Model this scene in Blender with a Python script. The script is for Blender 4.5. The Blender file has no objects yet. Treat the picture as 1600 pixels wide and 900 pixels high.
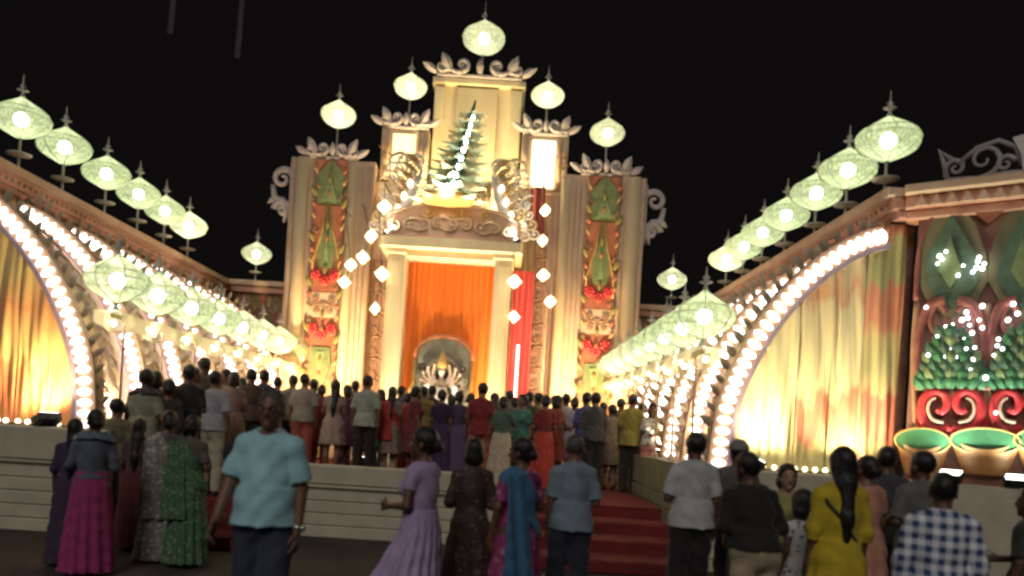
import bpy, math, random
import numpy as np
from mathutils import Matrix, Vector
random.seed(7)
C = bpy.context.scene
COL = C.collection
pi = math.pi

# ---------------------------------------------------------------- camera
F_PX, VX, VY, EYE, ROLL = 1256.0, 783.0, 664.0, 1.6, math.radians(3.5)
cam = bpy.data.objects.new('camera', bpy.data.cameras.new('camera'))
COL.objects.link(cam)
cam.data.sensor_width = 36.0
cam.data.lens = 36.0 * F_PX / 1600.0
cam.data.shift_x = (800.0 - VX) / 1600.0
cam.data.shift_y = (VY - 450.0) / 1600.0
cam.data.clip_start, cam.data.clip_end = 0.1, 2000.0
cam.matrix_world = Matrix.Translation((0, 0, EYE)) @ Matrix.Rotation(pi / 2, 4, 'X') @ Matrix.Rotation(ROLL, 4, 'Z')
cam.data.dof.use_dof = True
cam.data.dof.focus_distance = 13.5
cam.data.dof.aperture_fstop = 1.05
C.camera = cam
C.render.resolution_x, C.render.resolution_y = 1024, 576

# ---------------------------------------------------------------- night sky, weak town light from behind
W = bpy.data.worlds.new('World'); C.world = W; W.use_nodes = True
wn = W.node_tree.nodes; wl = W.node_tree.links
bg = wn['Background']
bg.inputs['Color'].default_value = (0.0024, 0.0021, 0.0020, 1)
bg.inputs['Strength'].default_value = 1.0
sun = bpy.data.objects.new('town_light', bpy.data.lights.new('town_light', 'SUN'))
COL.objects.link(sun)
sun.data.energy = 0.47; sun.data.angle = math.radians(25); sun.data.color = (1.0, 0.93, 0.86)
sun.rotation_euler = (math.radians(52), 0, math.radians(-14))
C.view_settings.view_transform = 'Standard'
C.view_settings.look = 'None'
C.view_settings.exposure = 0.8
C.view_settings.gamma = 1.0
C.view_settings.use_curve_mapping = False
C.cycles.use_denoising = True
C.cycles.max_bounces = 6
C.cycles.transparent_max_bounces = 12
C.cycles.sample_clamp_indirect = 6.0
C.cycles.filter_width = 2.7

# ---------------------------------------------------------------- pixel <-> place helpers (photo pixels, metres)
cR, sR = math.cos(ROLL), math.sin(ROLL)
def ray(px, py):
    dx, dy = px - VX, VY - py
    return ((dx * cR - dy * sR) / F_PX, (dx * sR + dy * cR) / F_PX)
def at(px, py, d):
    rx, rz = ray(px, py)
    return Vector((rx * d, d, EYE + rz * d))
AX = -1.2                                   # the axis of the court

# ---------------------------------------------------------------- materials
def _new(name):
    m = bpy.data.materials.new(name); m.use_nodes = True
    nt = m.node_tree; b = nt.nodes['Principled BSDF']
    return m, nt, b
def rgb(c): return (c[0], c[1], c[2], 1.0)
def mat(name, c, c2=None, scale=6.0, rough=0.6, metal=0.0, bump=0.0, bscale=None, detail=4.0, stretch=None, sheen=0.0):
    m, nt, b = _new(name); N, L = nt.nodes, nt.links
    b.inputs['Roughness'].default_value = rough; b.inputs['Metallic'].default_value = metal
    if sheen: b.inputs['Sheen Weight'].default_value = sheen
    tc = N.new('ShaderNodeTexCoord'); mp = N.new('ShaderNodeMapping')
    L.new(tc.outputs['Object'], mp.inputs['Vector'])
    if stretch: mp.inputs['Scale'].default_value = stretch
    no = N.new('ShaderNodeTexNoise'); no.inputs['Scale'].default_value = scale; no.inputs['Detail'].default_value = detail
    L.new(mp.outputs['Vector'], no.inputs['Vector'])
    if c2 is None: c2 = tuple(x * 0.72 for x in c)
    r = N.new('ShaderNodeValToRGB')
    r.color_ramp.elements[0].position = 0.35; r.color_ramp.elements[0].color = rgb(c2)
    r.color_ramp.elements[1].position = 0.65; r.color_ramp.elements[1].color = rgb(c)
    L.new(no.outputs['Fac'], r.inputs['Fac']); L.new(r.outputs['Color'], b.inputs['Base Color'])
    if bump:
        n2 = N.new('ShaderNodeTexNoise'); n2.inputs['Scale'].default_value = bscale or scale * 4
        n2.inputs['Detail'].default_value = 3.0
        L.new(mp.outputs['Vector'], n2.inputs['Vector'])
        bp = N.new('ShaderNodeBump'); bp.inputs['Strength'].default_value = bump; bp.inputs['Distance'].default_value = 0.02
        L.new(n2.outputs['Fac'], bp.inputs['Height']); L.new(bp.outputs['Normal'], b.inputs['Normal'])
    return m
def emis(name, c, s):
    m, nt, b = _new(name)
    b.inputs['Base Color'].default_value = rgb(c)
    b.inputs['Emission Color'].default_value = rgb(c); b.inputs['Emission Strength'].default_value = s
    return m
def shell_mat(name, c, clear, v=.55):
    m = bpy.data.materials.new(name); m.use_nodes = True
    nt = m.node_tree; N, L = nt.nodes, nt.links; N.clear()
    o = N.new('ShaderNodeOutputMaterial'); t = N.new('ShaderNodeBsdfTransparent')
    tr = N.new('ShaderNodeBsdfTranslucent'); df = N.new('ShaderNodeBsdfDiffuse')
    tc = N.new('ShaderNodeTexCoord'); vo = N.new('ShaderNodeTexNoise'); vo.inputs['Scale'].default_value = 26
    rp = N.new('ShaderNodeValToRGB'); rp.color_ramp.elements[0].color = rgb(tuple(x * v for x in c)); rp.color_ramp.elements[1].color = rgb(c)
    rp.color_ramp.elements[0].position = .4; rp.color_ramp.elements[1].position = .6
    L.new(tc.outputs['Object'], vo.inputs['Vector']); L.new(vo.outputs['Fac'], rp.inputs['Fac'])
    L.new(rp.outputs['Color'], tr.inputs['Color']); L.new(rp.outputs['Color'], df.inputs['Color'])
    a = N.new('ShaderNodeMixShader'); a.inputs[0].default_value = 0.35
    L.new(tr.outputs[0], a.inputs[1]); L.new(df.outputs[0], a.inputs[2])
    x = N.new('ShaderNodeMixShader'); x.inputs[0].default_value = 1 - clear
    L.new(t.outputs[0], x.inputs[1]); L.new(a.outputs[0], x.inputs[2]); L.new(x.outputs[0], o.inputs['Surface'])
    return m
def drape_mat(name, stops, period, amp, rough=.55):
    """printed curtain cloth: bands of colour up its height whose edges zigzag across the width"""
    m, nt, b = _new(name); N, L = nt.nodes, nt.links
    b.inputs['Roughness'].default_value = rough
    tc = N.new('ShaderNodeTexCoord'); sp = N.new('ShaderNodeSeparateXYZ'); L.new(tc.outputs['Object'], sp.inputs[0])
    def M(op, a, bb):
        n = N.new('ShaderNodeMath'); n.operation = op
        for i, v in enumerate((a, bb)):
            if v is None: continue
            if isinstance(v, (int, float)): n.inputs[i].default_value = v
            else: L.new(v, n.inputs[i])
        return n.outputs[0]
    no = N.new('ShaderNodeTexNoise'); no.inputs['Scale'].default_value = 9; L.new(tc.outputs['Object'], no.inputs['Vector'])
    x = M('ADD', sp.outputs['X'], M('MULTIPLY', no.outputs['Fac'], 0.05))
    tri = M('PINGPONG', x, period)
    z = M('ADD', sp.outputs['Z'], M('MULTIPLY', tri, amp))
    n3 = N.new('ShaderNodeTexNoise'); n3.inputs['Scale'].default_value = 5.0; mp3 = N.new('ShaderNodeMapping'); mp3.inputs['Scale'].default_value = (1.6, 1, .35)
    L.new(tc.outputs['Object'], mp3.inputs['Vector']); L.new(mp3.outputs['Vector'], n3.inputs['Vector'])
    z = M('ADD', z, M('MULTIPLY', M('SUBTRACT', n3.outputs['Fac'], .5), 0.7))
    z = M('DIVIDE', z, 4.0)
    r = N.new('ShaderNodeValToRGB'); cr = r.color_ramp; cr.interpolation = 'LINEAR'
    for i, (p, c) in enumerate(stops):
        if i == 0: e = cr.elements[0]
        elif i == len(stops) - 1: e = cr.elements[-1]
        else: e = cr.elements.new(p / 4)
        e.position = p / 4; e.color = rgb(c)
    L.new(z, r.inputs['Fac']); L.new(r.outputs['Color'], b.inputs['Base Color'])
    w = N.new('ShaderNodeTexNoise'); w.inputs['Scale'].default_value = 120; L.new(tc.outputs['Object'], w.inputs['Vector'])
    bp = N.new('ShaderNodeBump'); bp.inputs['Strength'].default_value = .15; bp.inputs['Distance'].default_value = .01
    L.new(w.outputs['Fac'], bp.inputs['Height']); L.new(bp.outputs['Normal'], b.inputs['Normal'])
    return m
def check_mat(name, a, b_, scale):
    m, nt, b = _new(name); N, L = nt.nodes, nt.links
    b.inputs['Roughness'].default_value = .8
    tc = N.new('ShaderNodeTexCoord'); sp = N.new('ShaderNodeSeparateXYZ'); L.new(tc.outputs['Object'], sp.inputs[0])
    outs = []
    for ax in ('X', 'Z'):
        mu = N.new('ShaderNodeMath'); mu.operation = 'MULTIPLY'; mu.inputs[1].default_value = scale; L.new(sp.outputs[ax], mu.inputs[0])
        fr = N.new('ShaderNodeMath'); fr.operation = 'FRACT'; L.new(mu.outputs[0], fr.inputs[0])
        g = N.new('ShaderNodeMath'); g.operation = 'GREATER_THAN'; g.inputs[1].default_value = .5; L.new(fr.outputs[0], g.inputs[0]); outs.append(g.outputs[0])
    s = N.new('ShaderNodeMath'); s.operation = 'ADD'; L.new(outs[0], s.inputs[0]); L.new(outs[1], s.inputs[1])
    d = N.new('ShaderNodeMath'); d.operation = 'MULTIPLY'; d.inputs[1].default_value = .5; L.new(s.outputs[0], d.inputs[0])
    mx = N.new('ShaderNodeMix'); mx.data_type = 'RGBA'; L.new(d.outputs[0], mx.inputs['Factor'])
    mx.inputs['A'].default_value = rgb(a); mx.inputs['B'].default_value = rgb(b_)
    L.new(mx.outputs['Result'], b.inputs['Base Color'])
    return m
def print_mat(name, ground, spot, scale, thr=.32, spot2=None):
    """cloth printed with flowers or dots"""
    m, nt, b = _new(name); N, L = nt.nodes, nt.links
    b.inputs['Roughness'].default_value = .7
    tc = N.new('ShaderNodeTexCoord'); v = N.new('ShaderNodeTexVoronoi'); v.inputs['Scale'].default_value = scale
    L.new(tc.outputs['Object'], v.inputs['Vector'])
    r = N.new('ShaderNodeValToRGB'); r.color_ramp.elements[0].color = rgb(spot); r.color_ramp.elements[0].position = thr
    r.color_ramp.elements[1].color = rgb(ground); r.color_ramp.elements[1].position = thr + .12
    if spot2: e = r.color_ramp.elements.new(thr * .4); e.color = rgb(spot2)
    L.new(v.outputs['Distance'], r.inputs['Fac']); L.new(r.outputs['Color'], b.inputs['Base Color'])
    return m

M = dict(
    ground=mat('packed_earth', (.060, .045, .034), (.032, .024, .019), 1.6, .9, bump=.6, bscale=22),
    red_carpet=mat('red_carpet', (.19, .020, .017), (.12, .012, .012), 3, .95, bump=.4, bscale=160),
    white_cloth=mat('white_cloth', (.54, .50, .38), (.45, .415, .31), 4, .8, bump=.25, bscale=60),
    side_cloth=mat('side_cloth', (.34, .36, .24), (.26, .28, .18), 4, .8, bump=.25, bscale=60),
    cream=mat('cream_paint', (.74, .58, .35), (.64, .48, .28), 2.5, .6, bump=.08, stretch=(1, 1, .3)),
    ivory=mat('ivory_paint', (.72, .60, .38), (.62, .50, .30), 2.5, .6, bump=.08, stretch=(1, 1, .3)),
    pinkcream=mat('pink_cream_paint', (.66, .48, .34), (.58, .39, .26), 3, .6, bump=.1),
    cornice=mat('terracotta_cornice', (.62, .34, .24), (.52, .25, .17), 4, .6, bump=.15),
    brown=mat('brown_panel', (.36, .21, .14), (.24, .12, .08), 7, .7, bump=.3),
    fret=mat('fretwork_brown', (.42, .25, .15), (.32, .17, .10), 8, .6),
    crest=mat('mauve_grey_crest', (.52, .46, .45), (.42, .36, .36), 8, .6, bump=.2),
    greycrest=mat('grey_crest', (.42, .40, .38), (.30, .28, .27), 8, .6, bump=.2),
    lilac=mat('lilac_trim', (.46, .35, .40), (.36, .26, .31), 9, .55),
    leafgrey=mat('grey_leaf', (.52, .44, .32), (.40, .32, .22), 9, .6),
    leafgold=mat('gold_leaf', (.50, .34, .16), (.36, .22, .10), 9, .5),
    leafpale=mat('pale_leaf', (.58, .42, .26), (.44, .30, .17), 9, .5),
    leafolive=mat('olive_leaf', (.32, .26, .09), (.22, .17, .05), 9, .6),
    leafrust=mat('rust_leaf', (.48, .18, .09), (.34, .11, .05), 9, .6),
    vault=mat('vault_cloth', (.60, .46, .34), (.46, .33, .24), 6, .7, bump=.3),
    green=mat('green_cloth', (.20, .24, .10), (.14, .18, .07), 8, .6),
    greenlight=mat('light_green', (.26, .34, .16), (.18, .26, .11), 8, .6),
    bowlgreen=mat('bowl_green', (.07, .24, .10), (.045, .17, .07), 5, .65),
    conelight=emis('cone_lamp', (.95, 1.0, .95), 80),
    coneled=emis('cone_led', (.95, 1.0, 1.0), 10),
    plume_green=mat('plume_green', (.10, .22, .13), (.06, .14, .08), 8, .8),
    coneleaf=mat('sea_green_leaf', (.64, .74, .54), (.52, .64, .45), 8, .6),
    darkgreen=mat('dark_green', (.11, .19, .12), (.08, .13, .08), 8, .7),
    mural=mat('maroon_mural', (.26, .12, .09), (.19, .08, .06), 5, .75),
    maroon=mat('maroon_scroll', (.36, .13, .10), (.26, .08, .07), 8, .5),
    muralolive=mat('dull_olive', (.22, .19, .10), (.16, .15, .08), 5, .75),
    red=mat('red_cloth', (.55, .05, .035), (.40, .03, .03), 8, .6),
    scarlet=mat('scarlet_paint', (.65, .05, .05), (.5, .03, .04), 8, .45),
    orange=mat('orange_red_cloth', (.58, .22, .10), (.46, .15, .07), 8, .6),
    rust=mat('rust_cloth', (.42, .15, .08), (.32, .10, .05), 8, .6),
    gold=mat('gold_trim', (.62, .42, .14), (.5, .30, .09), 8, .45),
    terrabowl=mat('ochre_bowl', (.48, .24, .08), (.36, .15, .05), 6, .45),
    curtain=mat('orange_curtain', (.88, .235, .03), (.82, .19, .022), 3, .6, stretch=(4, 1, .3)),
    banner=mat('crimson_banner', (.66, .11, .11), (.54, .06, .07), 3, .6, stretch=(4, 1, .4)),
    darkred=mat('dark_red_cloth', (.20, .04, .03), (.13, .02, .02), 3, .7),
    metal=mat('pale_metal', (.50, .47, .42), (.40, .37, .33), 9, .35, .3),
    darkmetal=mat('dark_metal', (.03, .035, .03), (.02, .022, .02), 9, .45, .4),
    canopy=shell_mat('canopy_cloth', (.95, .90, .66), .08, .92),
    railbulb=emis('rail_bulb', (1.0, .85, .52), 30),
    wire=mat('wire_frame', (.35, .38, .26), (.28, .3, .2), 9, .4, .2),
    shell=shell_mat('lamp_shell', (.62, .71, .43), .30),
    shellwarm=shell_mat('lamp_shell_warm', (.76, .78, .52), .30),
    lantern=shell_mat('lantern_paper', (.95, .85, .62), .15),
    core=emis('lamp_bulb', (1.0, 1.0, .90), 17),
    corew=emis('lamp_bulb_small', (1.0, .98, .86), 26),
    rib_bulb=emis('rib_bulb', (1.0, .88, .86), 2.3),
    led=emis('cool_led', (.95, .97, 1.0), 3.2),
    warmled=emis('warm_led', (1.0, .85, .55), 2.6),
    dimled=emis('candle_bulb', (1.0, .80, .45), .9),
    peach=mat('peach_relief', (.72, .46, .33), (.62, .36, .25), 5, .6, bump=.15),
    tube=emis('pink_tube', (1.0, .70, .68), 2.6),
    lens=emis('flood_lens', (.95, 1.0, .92), 5.0),
    litpanel=emis('lit_panel_white', (1.0, .90, .62), 2.1),
    litpanel2=emis('lit_panel_cream', (1.0, .82, .42), .75),
    idolwhite=mat('idol_white', (.80, .76, .72), (.65, .6, .57), 8, .5),
    idoldark=mat('idol_dark', (.10, .08, .06), (.05, .04, .03), 8, .5),
    idolgrey=mat('idol_grey', (.40, .36, .29), (.28, .25, .20), 8, .5),
    idolskin=mat('idol_skin', (.50, .36, .26), (.42, .29, .2), 8, .5),
    backdrop=mat('backdrop_grey', (.30, .30, .26), (.22, .22, .19), 5, .7),
    wood=mat('bamboo_pole', (.035, .033, .034), (.02, .02, .02), 5, .7),
)
M['motif_print'] = print_mat('motif_panel_print', (.40, .22, .11), (.30, .26, .10), 11, .20, (.50, .10, .06))
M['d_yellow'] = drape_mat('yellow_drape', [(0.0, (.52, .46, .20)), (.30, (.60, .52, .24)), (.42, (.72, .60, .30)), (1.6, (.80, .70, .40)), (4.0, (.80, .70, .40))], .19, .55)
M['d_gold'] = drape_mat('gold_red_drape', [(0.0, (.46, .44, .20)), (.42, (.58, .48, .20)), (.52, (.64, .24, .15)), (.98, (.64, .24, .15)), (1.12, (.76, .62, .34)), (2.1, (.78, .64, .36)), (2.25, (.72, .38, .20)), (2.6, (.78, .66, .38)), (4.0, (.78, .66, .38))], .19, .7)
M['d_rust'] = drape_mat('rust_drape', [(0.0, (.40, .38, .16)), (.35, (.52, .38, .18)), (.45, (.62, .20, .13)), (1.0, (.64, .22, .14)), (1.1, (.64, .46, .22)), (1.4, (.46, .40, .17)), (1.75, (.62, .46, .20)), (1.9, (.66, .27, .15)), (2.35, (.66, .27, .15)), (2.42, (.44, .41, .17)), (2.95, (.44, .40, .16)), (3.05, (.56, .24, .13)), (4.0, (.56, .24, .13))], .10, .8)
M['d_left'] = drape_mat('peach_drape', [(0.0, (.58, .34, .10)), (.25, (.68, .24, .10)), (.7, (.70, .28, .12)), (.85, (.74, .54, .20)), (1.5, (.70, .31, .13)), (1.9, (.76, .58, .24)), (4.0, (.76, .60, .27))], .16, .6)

# ---------------------------------------------------------------- mesh helpers
ORG = {}
def wloc(p): return ORG.get(p.name, Vector((0, 0, 0))) if p else Vector((0, 0, 0))
def new_obj(name, data, parent=None, loc=(0, 0, 0)):
    o = bpy.data.objects.new(name, data); COL.objects.link(o)
    if parent: o.parent = parent
    o.location = Vector(loc) - wloc(parent)
    ORG[o.name] = Vector(loc)
    return o
def tag(o, label, cat, group=None, kind=None):
    if label: o['label'] = label
    if cat: o['category'] = cat
    if group: o['group'] = group
    if kind: o['kind'] = kind
    return o
def thing(name, label, cat, loc=(0, 0, 0), group=None):
    o = new_obj(name, None, None, loc); o.empty_display_size = .2
    return tag(o, label, cat, group)
class MB:
    def __init__(s, T=None): s.v = []; s.f = []; s.T = T
    def add(s, vs, fs):
        k = len(s.v)
        s.v += [tuple(s.T @ Vector(v)) for v in vs] if s.T else [tuple(v) for v in vs]
        s.f += [tuple(i + k for i in f) for f in fs]; return s
    def box(s, x0, x1, y0, y1, z0, z1):
        return s.add([(x0, y0, z0), (x1, y0, z0), (x1, y1, z0), (x0, y1, z0), (x0, y0, z1), (x1, y0, z1), (x1, y1, z1), (x0, y1, z1)],
                     [(0, 3, 2, 1), (4, 5, 6, 7), (0, 1, 5, 4), (1, 2, 6, 5), (2, 3, 7, 6), (3, 0, 4, 7)])
    def bevbox(s, x0, x1, y0, y1, z0, z1, b=.015):
        """box with its front (low-y) edges chamfered"""
        vs = [(x0, y1, z0), (x1, y1, z0), (x1, y1, z1), (x0, y1, z1), (x0, y0 + b, z0), (x1, y0 + b, z0), (x1, y0 + b, z1), (x0, y0 + b, z1),
              (x0 + b, y0, z0 + b), (x1 - b, y0, z0 + b), (x1 - b, y0, z1 - b), (x0 + b, y0, z1 - b)]
        fs = [(0, 1, 2, 3), (8, 11, 10, 9)]
        for i in range(4):
            j = (i + 1) % 4; fs += [(i, 4 + i, 4 + j, j), (4 + i, 8 + i, 8 + j, 4 + j)]
        return s.add(vs, fs)
    def prism(s, pts, y0, y1):
        n = len(pts)
        vs = [(x, y0, z) for x, z in pts] + [(x, y1, z) for x, z in pts]
        return s.add(vs, [tuple(range(n)), tuple(range(2 * n - 1, n - 1, -1))] + [(i, i + n, (i + 1) % n + n, (i + 1) % n) for i in range(n)])
    def lathe(s, prof, n=16, c=(0, 0, 0), a0=0, a1=2 * pi):
        full = abs(a1 - a0 - 2 * pi) < 1e-6; m = n if full else n + 1
        vs = [(c[0] + r * math.cos(a0 + (a1 - a0) * i / n), c[1] + r * math.sin(a0 + (a1 - a0) * i / n), c[2] + z) for r, z in prof for i in range(m)]
        fs = []
        for j in range(len(prof) - 1):
            for i in range(n):
                k = (i + 1) % m; fs.append((j * m + i, j * m + k, (j + 1) * m + k, (j + 1) * m + i))
        return s.add(vs, fs)
    def tube(s, pts, rad, n=6, fl=1.0):
        """tube along pts; fl flattens its section across Y"""
        pts = [Vector(p) for p in pts]; N = len(pts)
        if not isinstance(rad, (list, tuple)): rad = [rad] * N
        vs = []; up = Vector((0, 1, 0))
        for i, p in enumerate(pts):
            t = (pts[min(i + 1, N - 1)] - pts[max(i - 1, 0)]).normalized()
            a = up if abs(t.dot(up)) < .95 else Vector((1, 0, 0))
            u = (a - t * a.dot(t)).normalized(); w = t.cross(u)
            vs += [p + (u * math.cos(2 * pi * k / n) * fl + w * math.sin(2 * pi * k / n)) * rad[i] for k in range(n)]
        fs = [(i * n + k, i * n + (k + 1) % n, (i + 1) * n + (k + 1) % n, (i + 1) * n + k) for i in range(N - 1) for k in range(n)]
        fs += [tuple(range(n - 1, -1, -1)), tuple(range((N - 1) * n, N * n))]
        return s.add(vs, fs)
    def sphere(s, c, r, n=10, m=6):
        if not isinstance(r, (tuple, list)): r = (r, r, r)
        prof = [(math.sin(pi * j / m), -math.cos(pi * j / m)) for j in range(m + 1)]
        vs = []; fs = []
        vs = [(c[0] + r[0] * p[0] * math.cos(2 * pi * i / n), c[1] + r[1] * p[0] * math.sin(2 * pi * i / n), c[2] + r[2] * p[1]) for p in prof for i in range(n)]
        for j in range(m):
            for i in range(n): fs.append((j * n + i, j * n + (i + 1) % n, (j + 1) * n + (i + 1) % n, (j + 1) * n + i))
        return s.add(vs, fs)
    def grid(s, fn, nu, nv):
        vs = [fn(i / nu, j / nv) for j in range(nv + 1) for i in range(nu + 1)]
        return s.add(vs, [(j * (nu + 1) + i, j * (nu + 1) + i + 1, (j + 1) * (nu + 1) + i + 1, (j + 1) * (nu + 1) + i) for j in range(nv) for i in range(nu)])
    def mesh(s, name, m, smooth=False):
        me = bpy.data.meshes.new(name); me.from_pydata(s.v, [], s.f); me.validate()
        me.materials.append(M[m] if isinstance(m, str) else m)
        if smooth: me.polygons.foreach_set('use_smooth', [True] * len(me.polygons))
        return me
    def build(s, name, m, parent=None, smooth=False, loc=None):
        """vertices are world coordinates unless loc is given"""
        base = Vector(loc) if loc is not None else wloc(parent)
        if loc is None and parent is not None:
            s.v = [(v[0] - base[0], v[1] - base[1], v[2] - base[2]) for v in s.v]
        return new_obj(name, s.mesh(name, m, smooth), parent, base)
def put(name, me, parent, loc, rot=None, scale=None):
    """another object on shared mesh data"""
    o = new_obj(name, me, parent, loc)
    if rot is not None: o.rotation_euler = rot
    if scale is not None: o.scale = (scale,) * 3 if isinstance(scale, (int, float)) else scale
    return o
def copy_tree(o, loc, parent=None):
    c = o.copy(); COL.objects.link(c)
    if parent: c.parent = parent
    else: c.location = loc; ORG[c.name] = Vector(loc)
    for ch in o.children: copy_tree(ch, None, c)
    return c
def spiral(cx, cz, r, turns, a0, sgn=1, y=0, n=26, shrink=.18):
    pts = []
    for i in range(n + 1):
        t = i / n; a = a0 + sgn * 2 * pi * turns * t; q = r * ((1 - t) ** 1.15 * (1 - shrink) + shrink)
        pts.append((cx + q * math.cos(a), y, cz + q * math.sin(a)))
    return pts
def taper(n, a, b): return [a + (b - a) * i / (n - 1) for i in range(n)]
def aim(o, x, y, z, s=1.0):
    """turn a child so that its own axes lie along x, y, z"""
    x, y, z = Vector(x).normalized(), Vector(y).normalized(), Vector(z).normalized(); z = (z - y * z.dot(y)).normalized(); x = y.cross(z)
    o.rotation_euler = Matrix(((x.x, y.x, z.x), (x.y, y.y, z.y), (x.z, y.z, z.z))).to_euler(); o.scale = (s, s, s); return o
def leaf_mesh(name, m, w, l, t=.02, curl=.04):
    """pointed leaf from its root at 0 up +Z, midrib raised towards -Y"""
    vs = []; n = 6
    for i in range(n + 1):
        u = i / n; hw = w * .5 * math.sin(pi * min(1, .12 + .88 * u)) ** .8 if i < n else .002
        y = -curl * math.sin(u * pi * .9)
        vs += [(-hw, y + t, u * l), (0, y - t, u * l), (hw, y + t, u * l), (0, y + t * 1.5, u * l)]
    fs = []
    for i in range(n):
        a, b = i * 4, i * 4 + 4
        for k in range(4): fs.append((a + k, a + (k + 1) % 4, b + (k + 1) % 4, b + k))
    return MB().add(vs, fs).mesh(name, m)
def cscroll_mesh(name, m, r, tr):
    """C scroll with a leaf tail, in the XZ plane"""
    a = spiral(0, 0, r, 1.4, -pi / 2, 1)
    b = MB().tube(a, taper(len(a), tr, tr * .45), 6, .7)
    b.tube([(0, 0, -r), (-r * .9, 0, -r * 1.15), (-r * 1.7, 0, -r * .8), (-r * 2.0, 0, -r * .2)], [tr, tr * .9, tr * .7, tr * .2], 6, .7)
    b.sphere((0, 0, 0), r * .22, 8, 5)
    return b.mesh(name, m, True)

# ================================================================ THE SETTING
g = MB().grid(lambda u, v: ((u - .5) * 240, -60 + v * 240, 0.012 * math.sin(u * 900) * math.sin(v * 700) if 0 else 0), 8, 8).build('ground', 'ground')
tag(g, 'dark packed earth of the festival ground', 'ground', kind='structure')

# ---------------------------------------------------------------- stage, steps, parapet
STEP = [(9.0, .15), (9.6, .30), (10.2, .45), (10.8, .60)]
LS, RS = (-4.55, -2.95), (-.02, 2.22)
def floor_z(x, d):
    z = 0.0
    if LS[0] - .1 < x < LS[1] + .1 or RS[0] - .1 < x < RS[1] + .1:
        for y, h in STEP:
            if d >= y: z = h
    elif d >= 10.75 and -4.7 < x < 2.4: z = .60
    return z
st = thing('stage_platform', 'red carpeted stage platform with steps on both sides, in front of the lit gateway', 'stage', (AX, 10.8, 0))
MB().box(-4.62, 2.24, 10.85, 19.4, 0, .585).build('deck', 'brown', st)
MB().grid(lambda u, v: (-4.6 + u * 6.82, 10.79 + v * 8.6, .60 + .006 * math.sin(u * 31 + v * 17)), 24, 24).build('carpet', 'red_carpet', st)
for (x0, x1) in (LS, RS):
    for i, (y, h) in enumerate(STEP):
        y1 = STEP[i + 1][0] if i < 3 else 10.845
        MB().bevbox(x0, x1, y, y1 + .004, 0, h + .004 * (i < 3), .02).build('step', 'red_carpet', st)

def slatted(par, x0, x1, y, z1, zf, n, m, depth=.05):
    """vertical front at y: frieze from zf to z1, n horizontal slats under it"""
    MB().bevbox(x0, x1, y, y + depth + .1, zf + .03, z1, .02).build('frieze', m, par)
    MB().tube([(x0, y - .01, zf + .01), (x1, y - .01, zf + .01)], .020, 8).build('moulding', m, par, True)
    h = (zf - .02) / n
    for i in range(n):
        MB().bevbox(x0, x1, y + .014 + .005 * (i % 2), y + depth + .1, i * h + .003, (i + 1) * h - .003, .012).build('slat', m, par)
pw = thing('parapet', 'low white slatted parapet across the middle of the stage front', 'parapet', (-1.45, 10.4, 0))
MB().box(-2.92, -.04, 10.48, 10.74, 0, .93).build('core', 'white_cloth', pw)
slatted(pw, -2.94, -.02, 10.38, .95, .66, 4, 'white_cloth')

def SX(side, o): return AX + side * o
ARC = [(4.00, 1.25), (4.02, 1.6), (4.06, 1.96), (4.14, 2.25), (4.26, 2.55), (4.42, 2.87), (4.62, 3.18), (4.84, 3.45), (5.08, 3.68), (5.34, 3.88), (5.60, 4.02), (5.80, 4.08)]
def arc_pt(t):
    k = t * (len(ARC) - 1); i = min(int(k), len(ARC) - 2); f = k - i
    return (ARC[i][0] * (1 - f) + ARC[i + 1][0] * f, ARC[i][1] * (1 - f) + ARC[i + 1][1] * f)
def arc_n(t):
    a, b = arc_pt(max(0, t - .03)), arc_pt(min(1, t + .03)); dx, dz = b[0] - a[0], b[1] - a[1]; l = math.hypot(dx, dz)
    return (-dz / l, dx / l)
def arc_z(o):
    for (a, za), (b, zb) in zip(ARC, ARC[1:]):
        if a <= o <= b: return za + (zb - za) * (o - a) / (b - a)
    return ARC[-1][1] if o > 5 else 1.25
ORD = ['front', 'second', 'third', 'fourth', 'fifth', 'sixth', 'seventh', 'eighth']
Y0, Y1 = 9.9, 20.0
leafA = leaf_mesh('rib_leaf', 'leafgrey', .12, .25, .012, .05)
leafB = leaf_mesh('vault_leaf', 'leafgold', .11, .30, .012, .05)
leafE = leaf_mesh('vault_leaf_pale', 'leafpale', .10, .26, .012, .05)
leafC = leaf_mesh('hanging_leaf_olive', 'leafolive', .17, .40, .015, .05)
leafD = leaf_mesh('hanging_leaf_rust', 'leafrust', .13, .26, .012, .04)
bulbM = MB().sphere((0, 0, 0), (.090, .05, .050), 8, 5).mesh('rib_bulb', 'rib_bulb', True)
beadM = MB().sphere((0, 0, 0), (.03, .05, .03), 6, 4).mesh('bead', 'pinkcream', True)
flatleafM = {}
RIBY = [9.86 + 1.42 * i for i in range(7)]
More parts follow.
